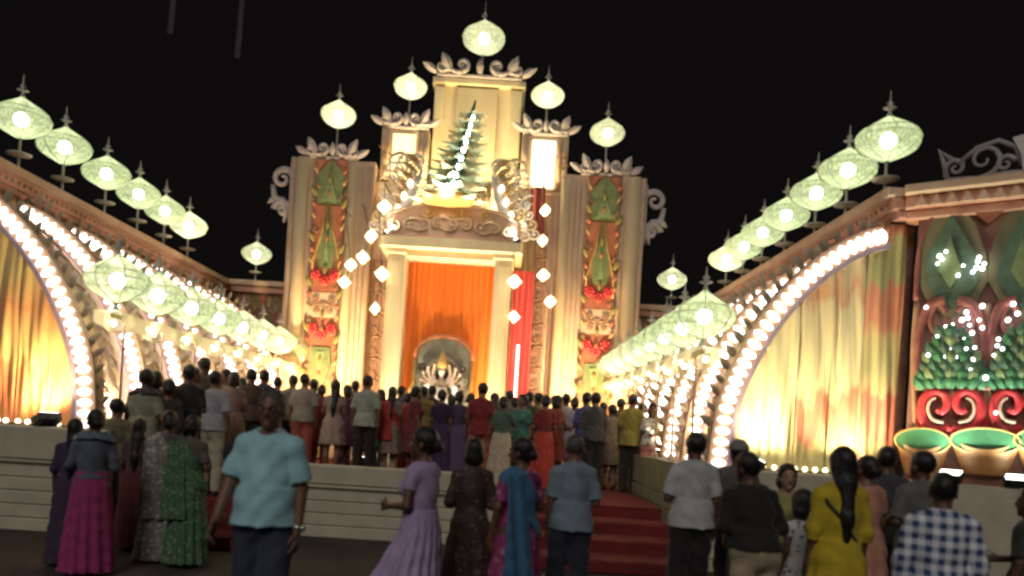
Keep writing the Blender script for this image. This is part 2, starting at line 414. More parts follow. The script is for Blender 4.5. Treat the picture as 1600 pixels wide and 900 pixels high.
for side, nm in ((-1, 'left'), (1, 'right')):
    ox = SX(side, 5.95)
    # plinth
    pl = thing('plinth', 'pale slatted plinth under the %s wing, %s' % (nm, 'facing the camera at the picture edge' if side < 0 else 'behind the people on the right'), 'plinth', (SX(side, 4.8), 9.5, 0))
    xa, xb = sorted((SX(side, 3.47), SX(side, 7.6)))
    MB().box(xa, xb, 9.62, 20, 0, 1.235).build('core', 'white_cloth', pl)
    xs = sorted((SX(side, 3.45), SX(side, 7.7)))
    slatted(pl, xs[0], xs[1], 9.5, 1.25, .82, 5, 'white_cloth')
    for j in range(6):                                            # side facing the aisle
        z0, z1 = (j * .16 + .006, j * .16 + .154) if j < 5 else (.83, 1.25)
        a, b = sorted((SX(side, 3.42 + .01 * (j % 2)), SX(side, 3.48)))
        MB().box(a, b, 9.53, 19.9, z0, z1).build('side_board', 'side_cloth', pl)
    # wing body
    wg = thing('pavilion_wing', 'long %s wing of the pavilion with a ribbed quarter vault and sloping terracotta cornice' % nm, 'pavilion wing', (ox, Y0, 1.25))
    v = MB().grid(lambda u, w: (SX(side, arc_pt(u)[0] + .05 * 0), Y0 + .12 + w * (Y1 - Y0 - .12), arc_pt(u)[1]), 22, 40)
    v.build('vault', 'vault', wg, True)
    a, b = sorted((ox, ox + side * .25))
    MB().box(a, b, Y0 + .12, Y1, 1.25, 4.5).build('wall', 'brown', wg)
    for (o0, z0, z1, m) in ((5.86, 4.40, 4.50, 'cornice'), (5.80, 4.503, 4.66, 'cornice'), (5.72, 4.663, 4.78, 'pinkcream')):
        a, b = sorted((SX(side, o0), SX(side, 6.25)))
        MB().bevbox(a, b, Y0 - .14, Y1 - .02, z0, z1, .02).build('cornice_band', m, wg)
    a, b = sorted((SX(side, 3.99), SX(side, 5.95)))
    fw = MB(); n = 30
    tops = [(a + (b - a) * i / n, arc_z(abs(a + (b - a) * i / n - AX)) if abs(a + (b - a) * i / n - AX) < 5.60 else 4.4) for i in range(n + 1)]
    fw.prism([(b, 1.25), (a, 1.25)] + tops if 1 else [], Y0 + .10, Y0 + .14).build('end_wall', 'cream', wg)
    for i in range(72):
        y = Y0 - .02 + i * .14
        put('hanging_leaf', leafC if i % 2 else leafD, wg, (SX(side, 5.80 + .02 * (i % 3)), y, 4.42), (pi, 0, side * pi / 2 + random.uniform(-.25, .25)), random.uniform(.85, 1.15))
    for i in range(70):
        put('bead', beadM, wg, (SX(side, 5.79), Y0 + .05 + i * .14, 4.58))
    # curtains of the front end
    names = ['d_yellow', 'd_yellow', 'd_gold', 'd_gold', 'd_rust'] if side > 0 else ['d_left'] * 5
    edges = [4.03, 4.42, 4.82, 5.22, 5.60, 6.06]
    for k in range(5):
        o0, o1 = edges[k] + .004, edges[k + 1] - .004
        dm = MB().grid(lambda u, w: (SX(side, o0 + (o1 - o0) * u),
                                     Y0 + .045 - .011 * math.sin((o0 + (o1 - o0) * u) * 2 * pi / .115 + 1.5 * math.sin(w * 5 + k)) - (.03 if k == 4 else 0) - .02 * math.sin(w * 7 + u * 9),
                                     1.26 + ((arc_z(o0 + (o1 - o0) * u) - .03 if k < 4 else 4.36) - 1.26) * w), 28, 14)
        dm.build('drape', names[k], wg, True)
    # bulb ribs, each a thing
    for i, y in enumerate(RIBY):
        where = '%s bulb-studded rib%s on the %s vault' % ('frontmost' if i == 0 else ORD[i], '' if i == 0 else ' from the front', nm)
        foot = Vector((SX(side, 4.0), y, 1.25))
        rb = thing('light_rib', where, 'light rib', foot, 'bulb-studded ribs along the wings')
        dp = .20 if i == 0 else .14
        def strip(off0, off1, ya, yb):
            s = MB(); n = 26; vs = []
            for j in range(n + 1):
                t = j / n; p = arc_pt(t); q = arc_n(t)
                for of, yy in ((off0, ya), (off1, ya), (off1, yb), (off0, yb)):
                    vs.append((SX(side, p[0] + q[0] * of), yy, max(1.25, p[1] + q[1] * of)))
            fs = [(j * 4 + k, j * 4 + (k + 1) % 4, j * 4 + 4 + (k + 1) % 4, j * 4 + 4 + k) for j in range(n) for k in range(4)]
            return s.add(vs, fs + [(0, 1, 2, 3), (n * 4 + 3, n * 4 + 2, n * 4 + 1, n * 4)])
        strip(-.035, .022, y - .05, y + dp).build('rim', 'lilac', rb)
        strip(.025, .225, y - .02, y + dp - .02).build('band', 'leafgold', rb)
        strip(.228, .25, y - .035, y + dp).build('outer_rim', 'pinkcream', rb)
        for j in range(30):
            t = .012 + j * .0332; p = arc_pt(t); q = arc_n(t)
            r = math.atan2(q[1], q[0])
            put('bulb', bulbM, rb, (SX(side, p[0] + q[0] * .125), y - .05, p[1] + q[1] * .125), (0, -r if side > 0 else pi + r, 0))
        for j in range(21):
            t = .03 + j * .0465; p = arc_pt(t); q = arc_n(t)
            Nv, Tv = Vector((side * q[0], 0, q[1])), Vector((side * q[1], 0, -q[0])) * -1
            aim(put('fringe_leaf', leafA, rb, (SX(side, p[0] + q[0] * .235), y + .05, p[1] + q[1] * .235)), (1, 0, 0), (random.uniform(-.25, .25), 1, random.uniform(-.2, .2)), Nv * .8 + Vector((0, 0, .5)), random.uniform(.6, .85))
        if i < 6:
            for j in range(17):
                t = .03 + j * .056; p = arc_pt(t); q = arc_n(t); Nv = Vector((side * q[0], 0, q[1])); Tv = Vector((-side * q[1], 0, q[0]))
                if Tv.z < 0: Tv = -Tv
                for w in range(3):
                    aim(put('vault_leaf', leafB if w != 1 else leafE, rb, (SX(side, p[0] + q[0] * .03), y + .36 + w * .33, p[1] + q[1] * .03)), (1, 0, 0), -Nv + Vector((random.uniform(-.2, .2), random.uniform(-.3, .1), 0)), Tv * .8 + Vector((0, -.75, 0)), random.uniform(.85, 1.15))
    # string of small bulbs along the plinth edge
    ls = thing('light_string', 'string of small warm bulbs lying along the %s plinth edge below the curtains' % nm, 'string lights', (SX(side, 4.8), 9.72, 1.25))
    MB().tube([(SX(side, 4.1 + .06 * j), 9.72 + .02 * math.sin(j * 2.1), 1.262) for j in range(30)], .008, 5).build('cable', 'darkmetal', ls)
    for j in range(14):
        put('bulb', bpy.data.meshes.get('ledge_bulb') or MB().sphere((0, 0, 0), .032, 8, 5).mesh('ledge_bulb', 'warmled', True), ls, (SX(side, 4.15 + .125 * j), 9.72 + random.uniform(-.03, .03), 1.29))

# ---------------------------------------------------------------- back walls either side of the gateway
for side, nm in ((-1, 'left'), (1, 'right')):
    bw = thing('back_wall', 'low back wall joining the %s wing to the tall gateway' % nm, 'wall', (SX(side, 5), 20.05, .6))
    a, b = sorted((SX(side, 3.9), SX(side, 6.25)))
    MB().box(a, b, 20.05, 20.3, .0, 4.5).build('wall', 'brown', bw)
    MB().bevbox(a, b, 19.93, 20.3, 4.503, 4.66, .02).build('cornice_band', 'cornice', bw)
    MB().bevbox(a, b, 19.86, 20.3, 4.663, 4.80, .02).build('cornice_band', 'pinkcream', bw)
    for r in range(3):
        for j in range(13):
            put('hanging_leaf', (leafC, leafD, leafB)[(r + j) % 3], bw, (a + .1 + .175 * j, 20.0, 4.46 - r * .42), (pi, 0, random.uniform(-.2, .2)))

# ---------------------------------------------------------------- onion lamps
def onion(label, group, loc, stem, w=.78, h=.60, mat_='shell', core='core', disc=True, spire=.34):
    t = thing('onion_lamp', label, 'lamp', loc, group)
    x, y, z = loc; zb = z + stem
    MB().lathe([(.0, 0), (.05, 0), (.035, .03), (.018, .06), (.018, stem - .02), (.03, stem + .01), (0, stem + .012)], 10, loc).build('stem', 'metal', t, True)
    if disc:
        zd = stem * .48
        MB().lathe([(.018, zd), (.10, zd + .01), (w * .21, zd + .03), (w * .21, zd + .045), (.08, zd + .06), (.018, zd + .075)], 16, loc).build('disc', 'metal', t, True)
    prof = []; n = 14
    for i in range(n + 1):
        u = i / n
        r = math.sin(pi * u ** .92) ** .78 if 0 < u < 1 else 0
        if u > .62: r *= 1 - .42 * ((u - .62) / .38) ** 1.2
        if u < .18: r *= .75 + .25 * u / .18
        prof.append((max(.022, r * w * .5), u * h))
    G = 14
    sh = MB(); vs = []
    for r, zz in prof:
        for k in range(G * 2):
            q = r * (1.0 if k % 2 else .965); a = pi * k / G
            vs.append((x + q * math.cos(a), y + q * math.sin(a), zb + zz))
    sh.add(vs, [(j * G * 2 + k, j * G * 2 + (k + 1) % (G * 2), (j + 1) * G * 2 + (k + 1) % (G * 2), (j + 1) * G * 2 + k) for j in range(n) for k in range(G * 2)])
    sh.build('shade', mat_, t, True)
    wf = MB()
    for k in range(G // 2):
        a = 2 * pi * k / (G // 2)
        wf.tube([(x + (r + .004) * math.cos(a), y + (r + .004) * math.sin(a), zb + zz) for r, zz in prof], .006, 4)
    for u in (4, 7, 9):
        r, zz = prof[u]; wf.tube([(x + (r + .003) * math.cos(2 * pi * k / 24), y + (r + .003) * math.sin(2 * pi * k / 24), zb + zz) for k in range(25)], .005, 4)
    wf.build('wire_frame', 'wire', t)
    MB().sphere((x, y, zb + h * .46), w * .125, 10, 7).build('bulb', core, t, True)
    MB().lathe([(.022, 0), (.035, .02), (.02, .05), (.02, .08), (.085, .11), (.02, .14), (.045, .17), (.014, .20), (.004, spire)], 10, (x, y, zb + h - .01)).build('spire', 'metal', t, True)
    return t
DEPS = [10.35, 11.55, 12.7, 14.05, 15.3, 16.5, 17.75]
for side, nm in ((-1, 'left'), (1, 'right')):
    ref = None
    for i, d in enumerate(DEPS):
        if side < 0 and i == 0: continue
        lab = 'pale green onion lamp, %s along the %s roof edge' % ('nearest to the camera' if i == 0 else ORD[i] + ' from the camera', nm)
        if i == 6: lab = 'bright onion lamp ending the row along the %s roof edge, next to the gateway' % nm
        onion(lab, 'onion lamps along the roof edges', (SX(side, 5.95), d, 4.78), .5, .80, .60, 'shellwarm' if i == 6 else 'shell', 'corew' if i == 6 else 'core')
    onion('small onion lamp standing alone on the low back wall %s of the gateway' % nm, 'onion lamps on the low back walls', (at(401, 400, 20.1).x if side < 0 else at(1050, 440, 20.1).x, 20.1, 4.80), .42, .74, .58, 'shellwarm', 'core')
    if side > 0: onion('partly hidden onion lamp on the low back wall, half behind the lower lamp row', 'onion lamps on the low back walls', (at(1075, 470, 20.1).x + .12, 20.1, 4.3), .12, .5, .40, 'shellwarm', 'core')
    # lower row on a rail along the plinth edge
    lr = thing('lamp_rail', 'cream rail on slender posts carrying the lower row of lamps along the %s aisle' % nm, 'rail', (SX(side, 3.6), 9.6, 1.25))
    a, b = sorted((SX(side, 3.50), SX(side, 3.70)))
    vs = MB()
    a, b = sorted((SX(side, 3.57), SX(side, 3.63)))
    vs.bevbox(a, b, 9.75, 18.6, 2.60, 2.67, .02).build('rail', 'ivory', lr)
    MB().grid(lambda u, w: (SX(side, 3.6 + (u - .5) * .34), 9.65 + w * 8.95, 2.69 - .03 * abs(math.sin(w * 8.95 / 1.15 * pi)) * abs(2 * u - 1)), 8, 90).build('canopy', 'canopy', lr, True)
    for s_ in (-.17, .17):
        MB().grid(lambda u, w: (SX(side, 3.6 + s_ + .015 * math.sin(u * 170) * w), 9.65 + u * 8.95, 2.69 - .03 * abs(math.sin(u * 8.95 / 1.15 * pi)) - w * (.13 + .07 * abs(math.sin(u * 8.95 / 1.15 * pi)))), 200, 3).build('valance', 'canopy', lr, True)
    rbM = bpy.data.meshes.get('rail_bulb') or MB().sphere((0, 0, 0), .034, 8, 5).mesh('rail_bulb', 'railbulb', True)
    for k in range(15): put('bulb', rbM, lr, (SX(side, 3.6 - .08 * side * 0 + .09 * (-1) ** k), 10.0 + k * .58, 2.57))
    LD = [9.85, 11.0, 12.2, 13.4, 14.6, 15.8, 17.0, 18.2]
    for i, d in enumerate(LD):
        MB().lathe([(0, 0), (.07, 0), (.05, .05), (.018, .10), (.014, 1.30), (.04, 1.345)], 10, (SX(side, 3.6), d + .25, 1.25)).build('post', 'pinkcream', lr, True)
        onion('onion lamp of the lower %s row, %s' % (nm, 'nearest to the camera' if i == 0 else ORD[i] + ' from the camera' if i < 7 else 'last, against the gateway'), 'onion lamps of the lower rows', (SX(side, 3.6), d, 2.72), .08, .76, .60, 'shell' if i < 4 else 'shellwarm', 'core', False, .30)

# ---------------------------------------------------------------- floodlights
def flood(label, loc, target, watts, size=.16, col=(1, .72, .34), angle=100, facing_lens=True, real=True):
    t = thing('floodlight', label, 'floodlight', loc, 'floodlights washing the pavilion')
    d = (Vector(target) - Vector(loc)).normalized(); c = Vector(loc) + Vector((0, 0, size * .9))
    q = d.to_track_quat('-Z', 'Y').to_matrix().to_4x4(); T = Matrix.Translation(c) @ q
    h = MB(T).box(-size, size, -size * .75, size * .75, .0, size * .7)
    for k in range(-3, 4): h.box(k * size * .28 - .008, k * size * .28 + .008, -size * .6, size * .6, size * .7, size * .95)
    h.build('housing', 'darkmetal', t)
    MB(T).box(-size * .88, size * .88, -size * .62, size * .62, -.012, -.002).build('lens', 'lens', t)
    MB().tube([(loc[0] - size * 1.1, loc[1], c.z), (loc[0] - size * 1.1, loc[1], loc[2] + .012), (loc[0] + size * 1.1, loc[1], loc[2] + .012), (loc[0] + size * 1.1, loc[1], c.z)], .012, 5).build('bracket', 'darkmetal', t)
    L = bpy.data.lights.new('flood_beam', 'SPOT'); L.energy = watts; L.color = col; L.spot_size = math.radians(angle); L.spot_blend = .9; L.shadow_soft_size = size * .7
    o = bpy.data.objects.new('flood_beam', L); COL.objects.link(o); o.parent = t
    o.matrix_world = Matrix.Translation(c + d * .03) @ q; o.matrix_parent_inverse = Matrix.Translation(-Vector(loc))
    o.matrix_parent_inverse = Matrix.Identity(4); o.matrix_basis = Matrix.Translation(-Vector(loc)) @ Matrix.Translation(c + d * .03) @ q
    return t

# ================================================================ RIGHT MURAL PANEL (front of the right wing, turned towards the court)
P0 = Vector((SX(1, 6.08), 9.74, 0)); UX = Vector((.80, -.60, 0)).normalized(); NX = Vector((UX.y, -UX.x, 0))   # NX points to the camera
if NX.y > 0: NX = -NX
def on_panel(px, py, out=0.0):
    rx, rz = ray(px, py); p0 = P0 + NX * out
    d = p0.dot(NX) / (rx * NX.x + NX.y)
    q = Vector((rx * d, d, 0)) - p0
    return q.dot(UX), EYE + rz * d
TP = Matrix(((UX.x, -NX.x, 0, P0.x), (UX.y, -NX.y, 0, P0.y), (0, 0, 1, 0), (0, 0, 0, 1)))      # local x along the panel, -y outwards
mp = thing('mural_panel', 'dark relief panel with lotus bowls, scarlet curls and green feathered domes at the right edge', 'relief panel', (P0.x, P0.y, 1.25))
PL = 2.6
MB(TP).box(0.02, PL, .0, .12, 1.25, 4.42).build('panel', 'mural', mp)
MB(TP).box(-.05, PL, -.35, .10, 0, 1.245).build('plinth_front', 'white_cloth', mp)
for (o, z0, z1, m) in ((.06, 4.38, 4.50, 'cornice'), (.12, 4.503, 4.66, 'cornice'), (.20, 4.663, 4.78, 'pinkcream')):
    MB(TP).bevbox(-.12, PL, -o, .3, z0, z1, .02).build('cornice_band', m, mp)
for k in range(16):
    x = .06 + k * .16; MB(TP).prism([(x - .07, 4.52), (x + .07, 4.52), (x, 4.645)], -.15, -.12).build('dentil', 'pinkcream', mp)
def pz(px, py): return on_panel(px, py)
def poly(pts, y0, y1, name, m, sh=0):
    MB(TP).prism([(pz(x + sh, y)) for x, y in pts], y0, y1).build(name, m, mp)
def ptube(pts, rad, name, m, y=-.05, fl=.6, n=8, sm=3):
    pp = [pz(x, yy) for x, yy in pts]
    # Catmull-Rom through the points
    out = []
    for i in range(len(pp) - 1):
        p0, p1, p2, p3 = pp[max(i - 1, 0)], pp[i], pp[i + 1], pp[min(i + 2, len(pp) - 1)]
        for k in range(5):
            t = k / 5
            out.append(tuple(.5 * ((2 * p1[c]) + (-p0[c] + p2[c]) * t + (2 * p0[c] - 5 * p1[c] + 4 * p2[c] - p3[c]) * t * t + (-p0[c] + 3 * p1[c] - 3 * p2[c] + p3[c]) * t ** 3) for c in (0, 1)))
    out.append(pp[-1]); N = len(out)
    r = rad if isinstance(rad, (list, tuple)) else (rad, rad)
    MB(TP).tube([(a, y, b) for a, b in out], taper(N, r[0], r[1]), n, fl).build(name, m, mp, True)
for sh in (0, 112):
    poly([(1432, 440), (1434, 400), (1452, 350), (1488, 305), (1524, 350), (1542, 400), (1544, 440), (1522, 478), (1488, 500), (1454, 478)], -.03, .0, 'lotus_arch', 'muralolive', sh)
    poly([(1446, 440), (1450, 400), (1488, 335), (1526, 400), (1530, 440), (1508, 470), (1488, 484), (1468, 470)], -.05, -.031, 'lotus_petal', 'darkgreen', sh)
    poly([(1468, 425), (1486, 372), (1504, 425), (1486, 452)], -.07, -.051, 'leaf_motif', 'greenlight', sh)
    ptube([(1432, 470), (1436, 400), (1452, 350), (1488, 303)], (.03, .015), 'arch_trim', 'maroon', -.04, sm=1) if sh == 0 else None
    poly([(1545 - 56, 296), (1545 + 56, 296), (1545 + 20, 335), (1545, 350), (1545 - 20, 335)], -.055, -.035, 'pendant', 'rust', sh)
    for sg in (-1, 1):
        cx = 1488 + sh
        f = lambda x: cx + sg * (x)
        ptube([(f(10), 470), (f(36), 480), (f(50), 520), (f(54), 570), (f(52), 610)], (.06, .035), 'heart_scroll', 'maroon', -.06)
        ptube([(f(8), 488), (f(22), 475), (f(34), 500), (f(26), 520), (f(16), 508)], (.035, .02), 'inner_scroll', 'maroon', -.05)
        ptube([(f(1), 668), (f(16), 674), (f(36), 668), (f(46), 648), (f(43), 624), (f(27), 612), (f(10), 618), (f(7), 634), (f(15), 644), (f(23), 640)], (.062, .034), 'scarlet_curl', 'scarlet', -.07, .7)
        ptube([(f(12), 660), (f(28), 656), (f(36), 642), (f(33), 628), (f(24), 622)], (.022, .012), 'curl_edge', 'pinkcream', -.10)
        ptube([(f(4), 690), (f(26), 684), (f(46), 674), (f(56), 655)], (.05, .02), 'scarlet_curl', 'scarlet', -.05)
    feat = (leaf_mesh('feather_pale', 'plume_green', .12, .17, .012, .04), leaf_mesh('feather_green', 'greenlight', .12, .17, .012, .04), leaf_mesh('feather_dark', 'darkgreen', .12, .17, .012, .04), leaf_mesh('feather_teal', 'bowlgreen', .12, .17, .012, .04))
    for k in range(7):
        y = 608 - k * 13; w = 44 * (1 - (k / 7.2) ** 1.5) + 5; nk = max(2, 7 - k * 4 // 5)
        for j in range(nk):
            u = (j + .5) / nk * 2 - 1; t_, z_ = pz(1488 + sh + u * w, y); o_ = .05 + .10 * math.sqrt(max(0, 1 - u * u))
            aim(put('feather', feat[(j * 2 + k * 3) % 4] if k else feat[3], mp, P0 + NX * o_ + UX * t_ + Vector((0, 0, z_))), UX, -NX + Vector((0, 0, -.25)), Vector((0, 0, 1)) + UX * u * .9, random.uniform(.9, 1.15))
    for sg in (-1, 1):
        ptube([(1488 + sh + sg * 54, 475), (1488 + sh + sg * 60, 560), (1488 + sh + sg * 56, 668)], (.035, .03), 'stem', 'fret', -.04)
for bx in (1444, 1541, 1640):
    cx, zt = pz(bx, 686); _, zb_ = pz(bx, 742); hw = (pz(bx + 55, 690)[0] - pz(bx - 55, 690)[0]) / 2
    if bx == 1444: hw *= .78
    h = zt - zb_
    def bulge(u, w):
        x = (u - .5) * 2; wid = (.55 + .45 * w ** .7); return (cx + x * hw * wid, -.03 - .13 * math.sqrt(max(0, 1 - x * x * .96)) * (.45 + .55 * w), zb_ + (zt - zb_) * w - .10 * h * w * (1 - x * x) * 3)
    MB(TP).grid(bulge, 18, 8).build('bowl', 'terrabowl', mp, True)
    zc = zt - h * .06
    MB(TP).prism([(cx + hw * .95 * math.cos(2 * pi * k / 28), zc + h * .34 * math.sin(2 * pi * k / 28)) for k in range(28)], -.125, -.03).build('bowl_inside', 'bowlgreen', mp)
    MB(TP).tube([(cx + hw * math.cos(2 * pi * k / 28), -.13, zc + h * .36 * math.sin(2 * pi * k / 28)) for k in range(29)], .013, 6).build('bowl_rim', 'gold', mp, True)
ledM = MB().sphere((0, 0, 0), .022, 8, 5).mesh('led_light', 'led', True)
LEDS = [(1468, 400), (1478, 393), (1465, 412), (1505, 415), (1530, 402), (1538, 412), (1520, 425), (1497, 430), (1535, 420), (1447, 480), (1510, 488), (1515, 508), (1535, 478), (1488, 508), (1478, 510), (1465, 525), (1490, 525), (1483, 545), (1477, 557), (1495, 558), (1510, 545), (1508, 530), (1523, 543), (1520, 562), (1517, 577), (1493, 570), (1522, 595), (1540, 590), (1535, 512), (1575, 500), (1580, 515), (1560, 530), (1567, 545), (1553, 555), (1583, 475), (1565, 565), (1450, 555), (1556, 645), (1503, 500), (1528, 408), (1526, 418), (1472, 405), (1512, 497), (1519, 520), (1530, 500), (1558, 540), (1590, 490), (1486, 535)]
for (x, y) in LEDS:
    t, z = on_panel(x, y, .13)
    p = P0 + NX * .13 + UX * t + Vector((0, 0, z))
    put('led_light', ledM, mp, p, None, random.uniform(.8, 1.35))
# filigree crest on top of it
cr = thing('filigree_crest', 'grey filigree scroll crest with a pale flame finial on the right roof', 'roof crest', (P0.x + UX.x * .9, P0.y + UX.y * .9, 4.78))
def ctube(pts, rad, name, m='greycrest', y=-.0):
    MB(TP).tube([(a, y, b) for a, b in pts], rad, 7, .6).build(name, m, cr, True)
cx0 = .36
for k, (dx, r, sg) in enumerate(((.30, .20, 1), (1.22, .20, -1))):
    for q in range(3):
        rr = (r, r * .55, r * .5)[q]; ox_ = (0, -.28 * sg, .22 * sg)[q]; oz = (.22, .16, .14)[q]
        pts = spiral(0, 0, rr, 1.3, (-pi / 2, pi, .2)[q], sg * (1, -1, 1)[q])
        ctube([(cx0 + dx + ox_ + a, 4.80 + oz + c) for a, _, c in pts], taper(len(pts), .032, .014), 'scroll')
for pts, r in (([(.30, 4.82), (.26, 5.02), (.20, 5.2), (.32, 5.08), (.46, 5.0)], .028), ([(.3, 4.83), (.6, 4.81), (.9, 4.83), (1.3, 4.81), (1.8, 4.83)], .03), ([(.42, 5.02), (.6, 5.17), (.8, 5.22), (.98, 5.12), (1.05, 4.9)], .03), ([(1.25, 4.9), (1.32, 5.12), (1.5, 5.22), (1.7, 5.17), (1.86, 5.0)], .03)):
    ctube(pts, r, 'scroll')
MB(TP).prism([(1.06, 4.83), (1.13, 4.83), (1.17, 5.02), (1.30, 5.22), (1.20, 5.24), (1.12, 5.16), (1.04, 5.24), (.94, 5.22), (1.03, 5.02)], -.04, .03).build('flame_finial', 'idolwhite', cr)

# ================================================================ GATEWAY TOWER
TC, TD = -1.07, 18.2
tw = thing('gateway_tower', 'tall cream gateway with two carved pylons, stepped centre block and an orange curtained doorway', 'gateway', (TC, TD, .6))
def TX(o): return TC + o
scA = cscroll_mesh('scroll', 'crest', .15, .06)
scB = cscroll_mesh('small_scroll', 'fret', .075, .022)
scC = cscroll_mesh('relief_scroll', 'pinkcream', .13, .035)
scG = cscroll_mesh('gold_scroll', 'gold', .13, .035)
scI = cscroll_mesh('ivory_scroll', 'ivory', .15, .04)
def mir(sx): return (1 if sx > 0 else -1, 1, 1)
def crest(cx, z, w, y, par, s=1.0):
    cr = MB().bevbox(cx - w / 2, cx + w / 2, y, y + .5, z, z + .07, .02).build('crest_base', 'crest', par)
    for sg in (-1, 1):
        put('scroll', scA, cr, (cx + sg * w * .20, y - .02, z + .26 * s), (0, 0, 0), (-sg * s, 1.4, s))
        put('scroll', scA, cr, (cx + sg * w * .44, y - .02, z + .20 * s), (0, sg * .5, 0), (sg * s * .72, 1.4, s * .72))
        put('acanthus_leaf', leafCR, cr, (cx + sg * w * .34, y - .03, z + .10), (0, sg * .45, 0), s * 1.1)
        put('acanthus_leaf', leafCR, cr, (cx + sg * w * .50, y - .03, z + .06), (0, sg * 1.0, 0), s * .9)
    put('acanthus_leaf', leafCR, cr, (cx, y - .03, z + .08), (0, 0, 0), s * .8)
    return cr
leafCR = leaf_mesh('acanthus_leaf', 'crest', .20, .42, .03, .08)
def pilaster(x0, x1, z0, z1, y, par, n, m='cream'):
    """n rounded flutes side by side"""
    w = (x1 - x0) / n
    for i in range(n):
        cx = x0 + (i + .5) * w; r = w * .46
        pts = [(cx + r * math.cos(a), y - .75 * r * math.sin(a)) for a in [pi * k / 8 for k in range(9)]]
        vs = [(px, py, z0) for px, py in pts] + [(px, py, z1) for px, py in pts]
        MB().add(vs, [(k, k + 1, k + 10, k + 9) for k in range(8)] + [tuple(range(8, -1, -1)), tuple(range(9, 18))]).build('flute', m, par, True)
def motif_poly(pts, y0, y1, name, m, par): MB().prism(pts, y0, y1).build(name, m, par)
def rosette(cx, z, r, y, m, par):
    b = MB()
    for k in range(7):
        a = 2 * pi * k / 7; b.sphere((cx + r * .62 * math.cos(a), y, z + r * .62 * math.sin(a)), (r * .38, .04, r * .38), 8, 5)
    b.sphere((cx, y - .02, z), (r * .3, .05, r * .3), 8, 5); b.build('rosette', m, par, True)
for sg in (-1, 1):
    xo, xi = (-4.03, -2.13) if sg < 0 else (4.03, 2.11)
    lo, hi = sorted((xo, xi)); lo, hi = TX(lo), TX(hi)
    zt = 7.36
    py = MB().box(lo, hi, TD, TD + 1.4, .6, zt).build('pylon', 'pinkcream', tw)
    MB().bevbox(lo - .06, hi + .06, TD - .16, TD + 1.45, .6, .95, .03).build('base', 'cream', py)
    a, b = (lo, lo + .56) if sg < 0 else (hi - .56, hi)          # outer pilaster
    pilaster(a, a + .13, .95, zt, TD - .003, py, 1, 'pinkcream'); pilaster(a + .13, b - .1, .95, zt, TD - .02, py, 1, 'cream'); pilaster(b - .1, b, .95, zt, TD - .003, py, 1, 'pinkcream')
    a2, b2 = (hi - .60, hi) if sg < 0 else (lo, lo + .60)        # inner pilaster
    pilaster(a2, a2 + .24, .95, zt - .12, TD - .003, py, 1, 'cream'); pilaster(a2 + .24, b2, .95, zt - .12, TD - .003, py, 3, 'pinkcream')
    p0, p1 = (b, a2) if sg < 0 else (b2, a)
    c = (p0 + p1) / 2; hw = (p1 - p0) / 2 - .01
    mpn = MB().box(p0 + .01, p1 - .01, TD - .03, TD - .002, .95, zt - .02).build('motif_panel', 'motif_print', tw)
    Yf = TD - .034
    def PP(pts, name, m, t=.035, z0=0): motif_poly([(c + x * hw, z) for x, z in pts], Yf - t, Yf, name, m, mpn)
    PP([(-.9, 7.0), (-.75, 6.35), (.75, 6.35), (.9, 7.0), (0, 7.32)], 'green_arch', 'green')
    PP([(-.5, 6.4), (.5, 6.4), (0, 6.95)], 'leaf_motif', 'greenlight', .06)
    for s2 in (-1, 1):
        PP([(s2 * .35, 7.33), (s2 * .95, 7.33), (s2 * .95, 6.95)], 'corner_motif', 'rust', .05)
        PP([(s2 * .95, 6.3), (s2 * .95, 5.2), (s2 * .55, 5.35), (s2 * .30, 5.9), (s2 * .12, 6.3)], 'red_petal', 'rust', .03)
        MB().tube([(c + s2 * hw * .1, Yf - .04, 6.3), (c + s2 * hw * .35, Yf - .04, 5.7), (c + s2 * hw * .8, Yf - .04, 5.1), (c + s2 * hw * .85, Yf - .04, 4.6)], .025, 6).build('petal_trim', 'gold', mpn, True)
        PP([(s2 * .95, 2.5), (s2 * .95, 1.0), (s2 * .25, 1.0), (s2 * .55, 1.7)], 'red_petal', 'orange', .05)
        MB().tube([(c + s2 * hw * .95, Yf - .04, 2.5), (c + s2 * hw * .5, Yf - .04, 1.7), (c + s2 * hw * .2, Yf - .04, 1.0)], .03, 6).build('petal_trim', 'ivory', mpn, True)
    PP([(-.42, 4.9), (-.55, 5.35), (0, 6.0), (.55, 5.35), (.42, 4.9)], 'green_leaf', 'green', .05)
    PP([(-.2, 5.0), (0, 5.6), (.2, 5.0)], 'leaf_motif', 'greenlight', .075)
    for r in range(2):
        z0 = (4.66, 3.45)[r]
        PP([(-.98, z0 - .3), (.98, z0 - .3), (.98, z0 + .3), (-.98, z0 + .3)], 'red_band', 'rust', .02)
        for k in (-1, 0, 1): rosette(c + k * hw * .58, z0 + (.08 if k else -.05), hw * .36, Yf - .05, 'scarlet', mpn)
    PP([(-.98, 3.78), (.98, 3.78), (.98, 4.34), (-.98, 4.34)], 'cream_band', 'pinkcream', .02)
    for k in (-1, 1):
        put('small_scroll', scB, mpn, (c + k * hw * .45, Yf - .05, 4.16), (0, 0, 0), (k * 1.2, 1, 1.2)); put('small_scroll', scB, mpn, (c + k * hw * .45, Yf - .05, 3.93), (0, pi, 0), (k * 1.1, 1, 1.1))
    PP([(-.6, 3.1), (-.7, 2.7), (0, 1.9), (.7, 2.7), (.6, 3.1)], 'green_leaf', 'green', .05)
    PP([(-.3, 3.0), (0, 2.3), (.3, 3.0)], 'leaf_motif', 'greenlight', .075)
    PP([(-.30, 1.0), (0, 2.0), (.30, 1.0)], 'red_petal', 'red', .06)
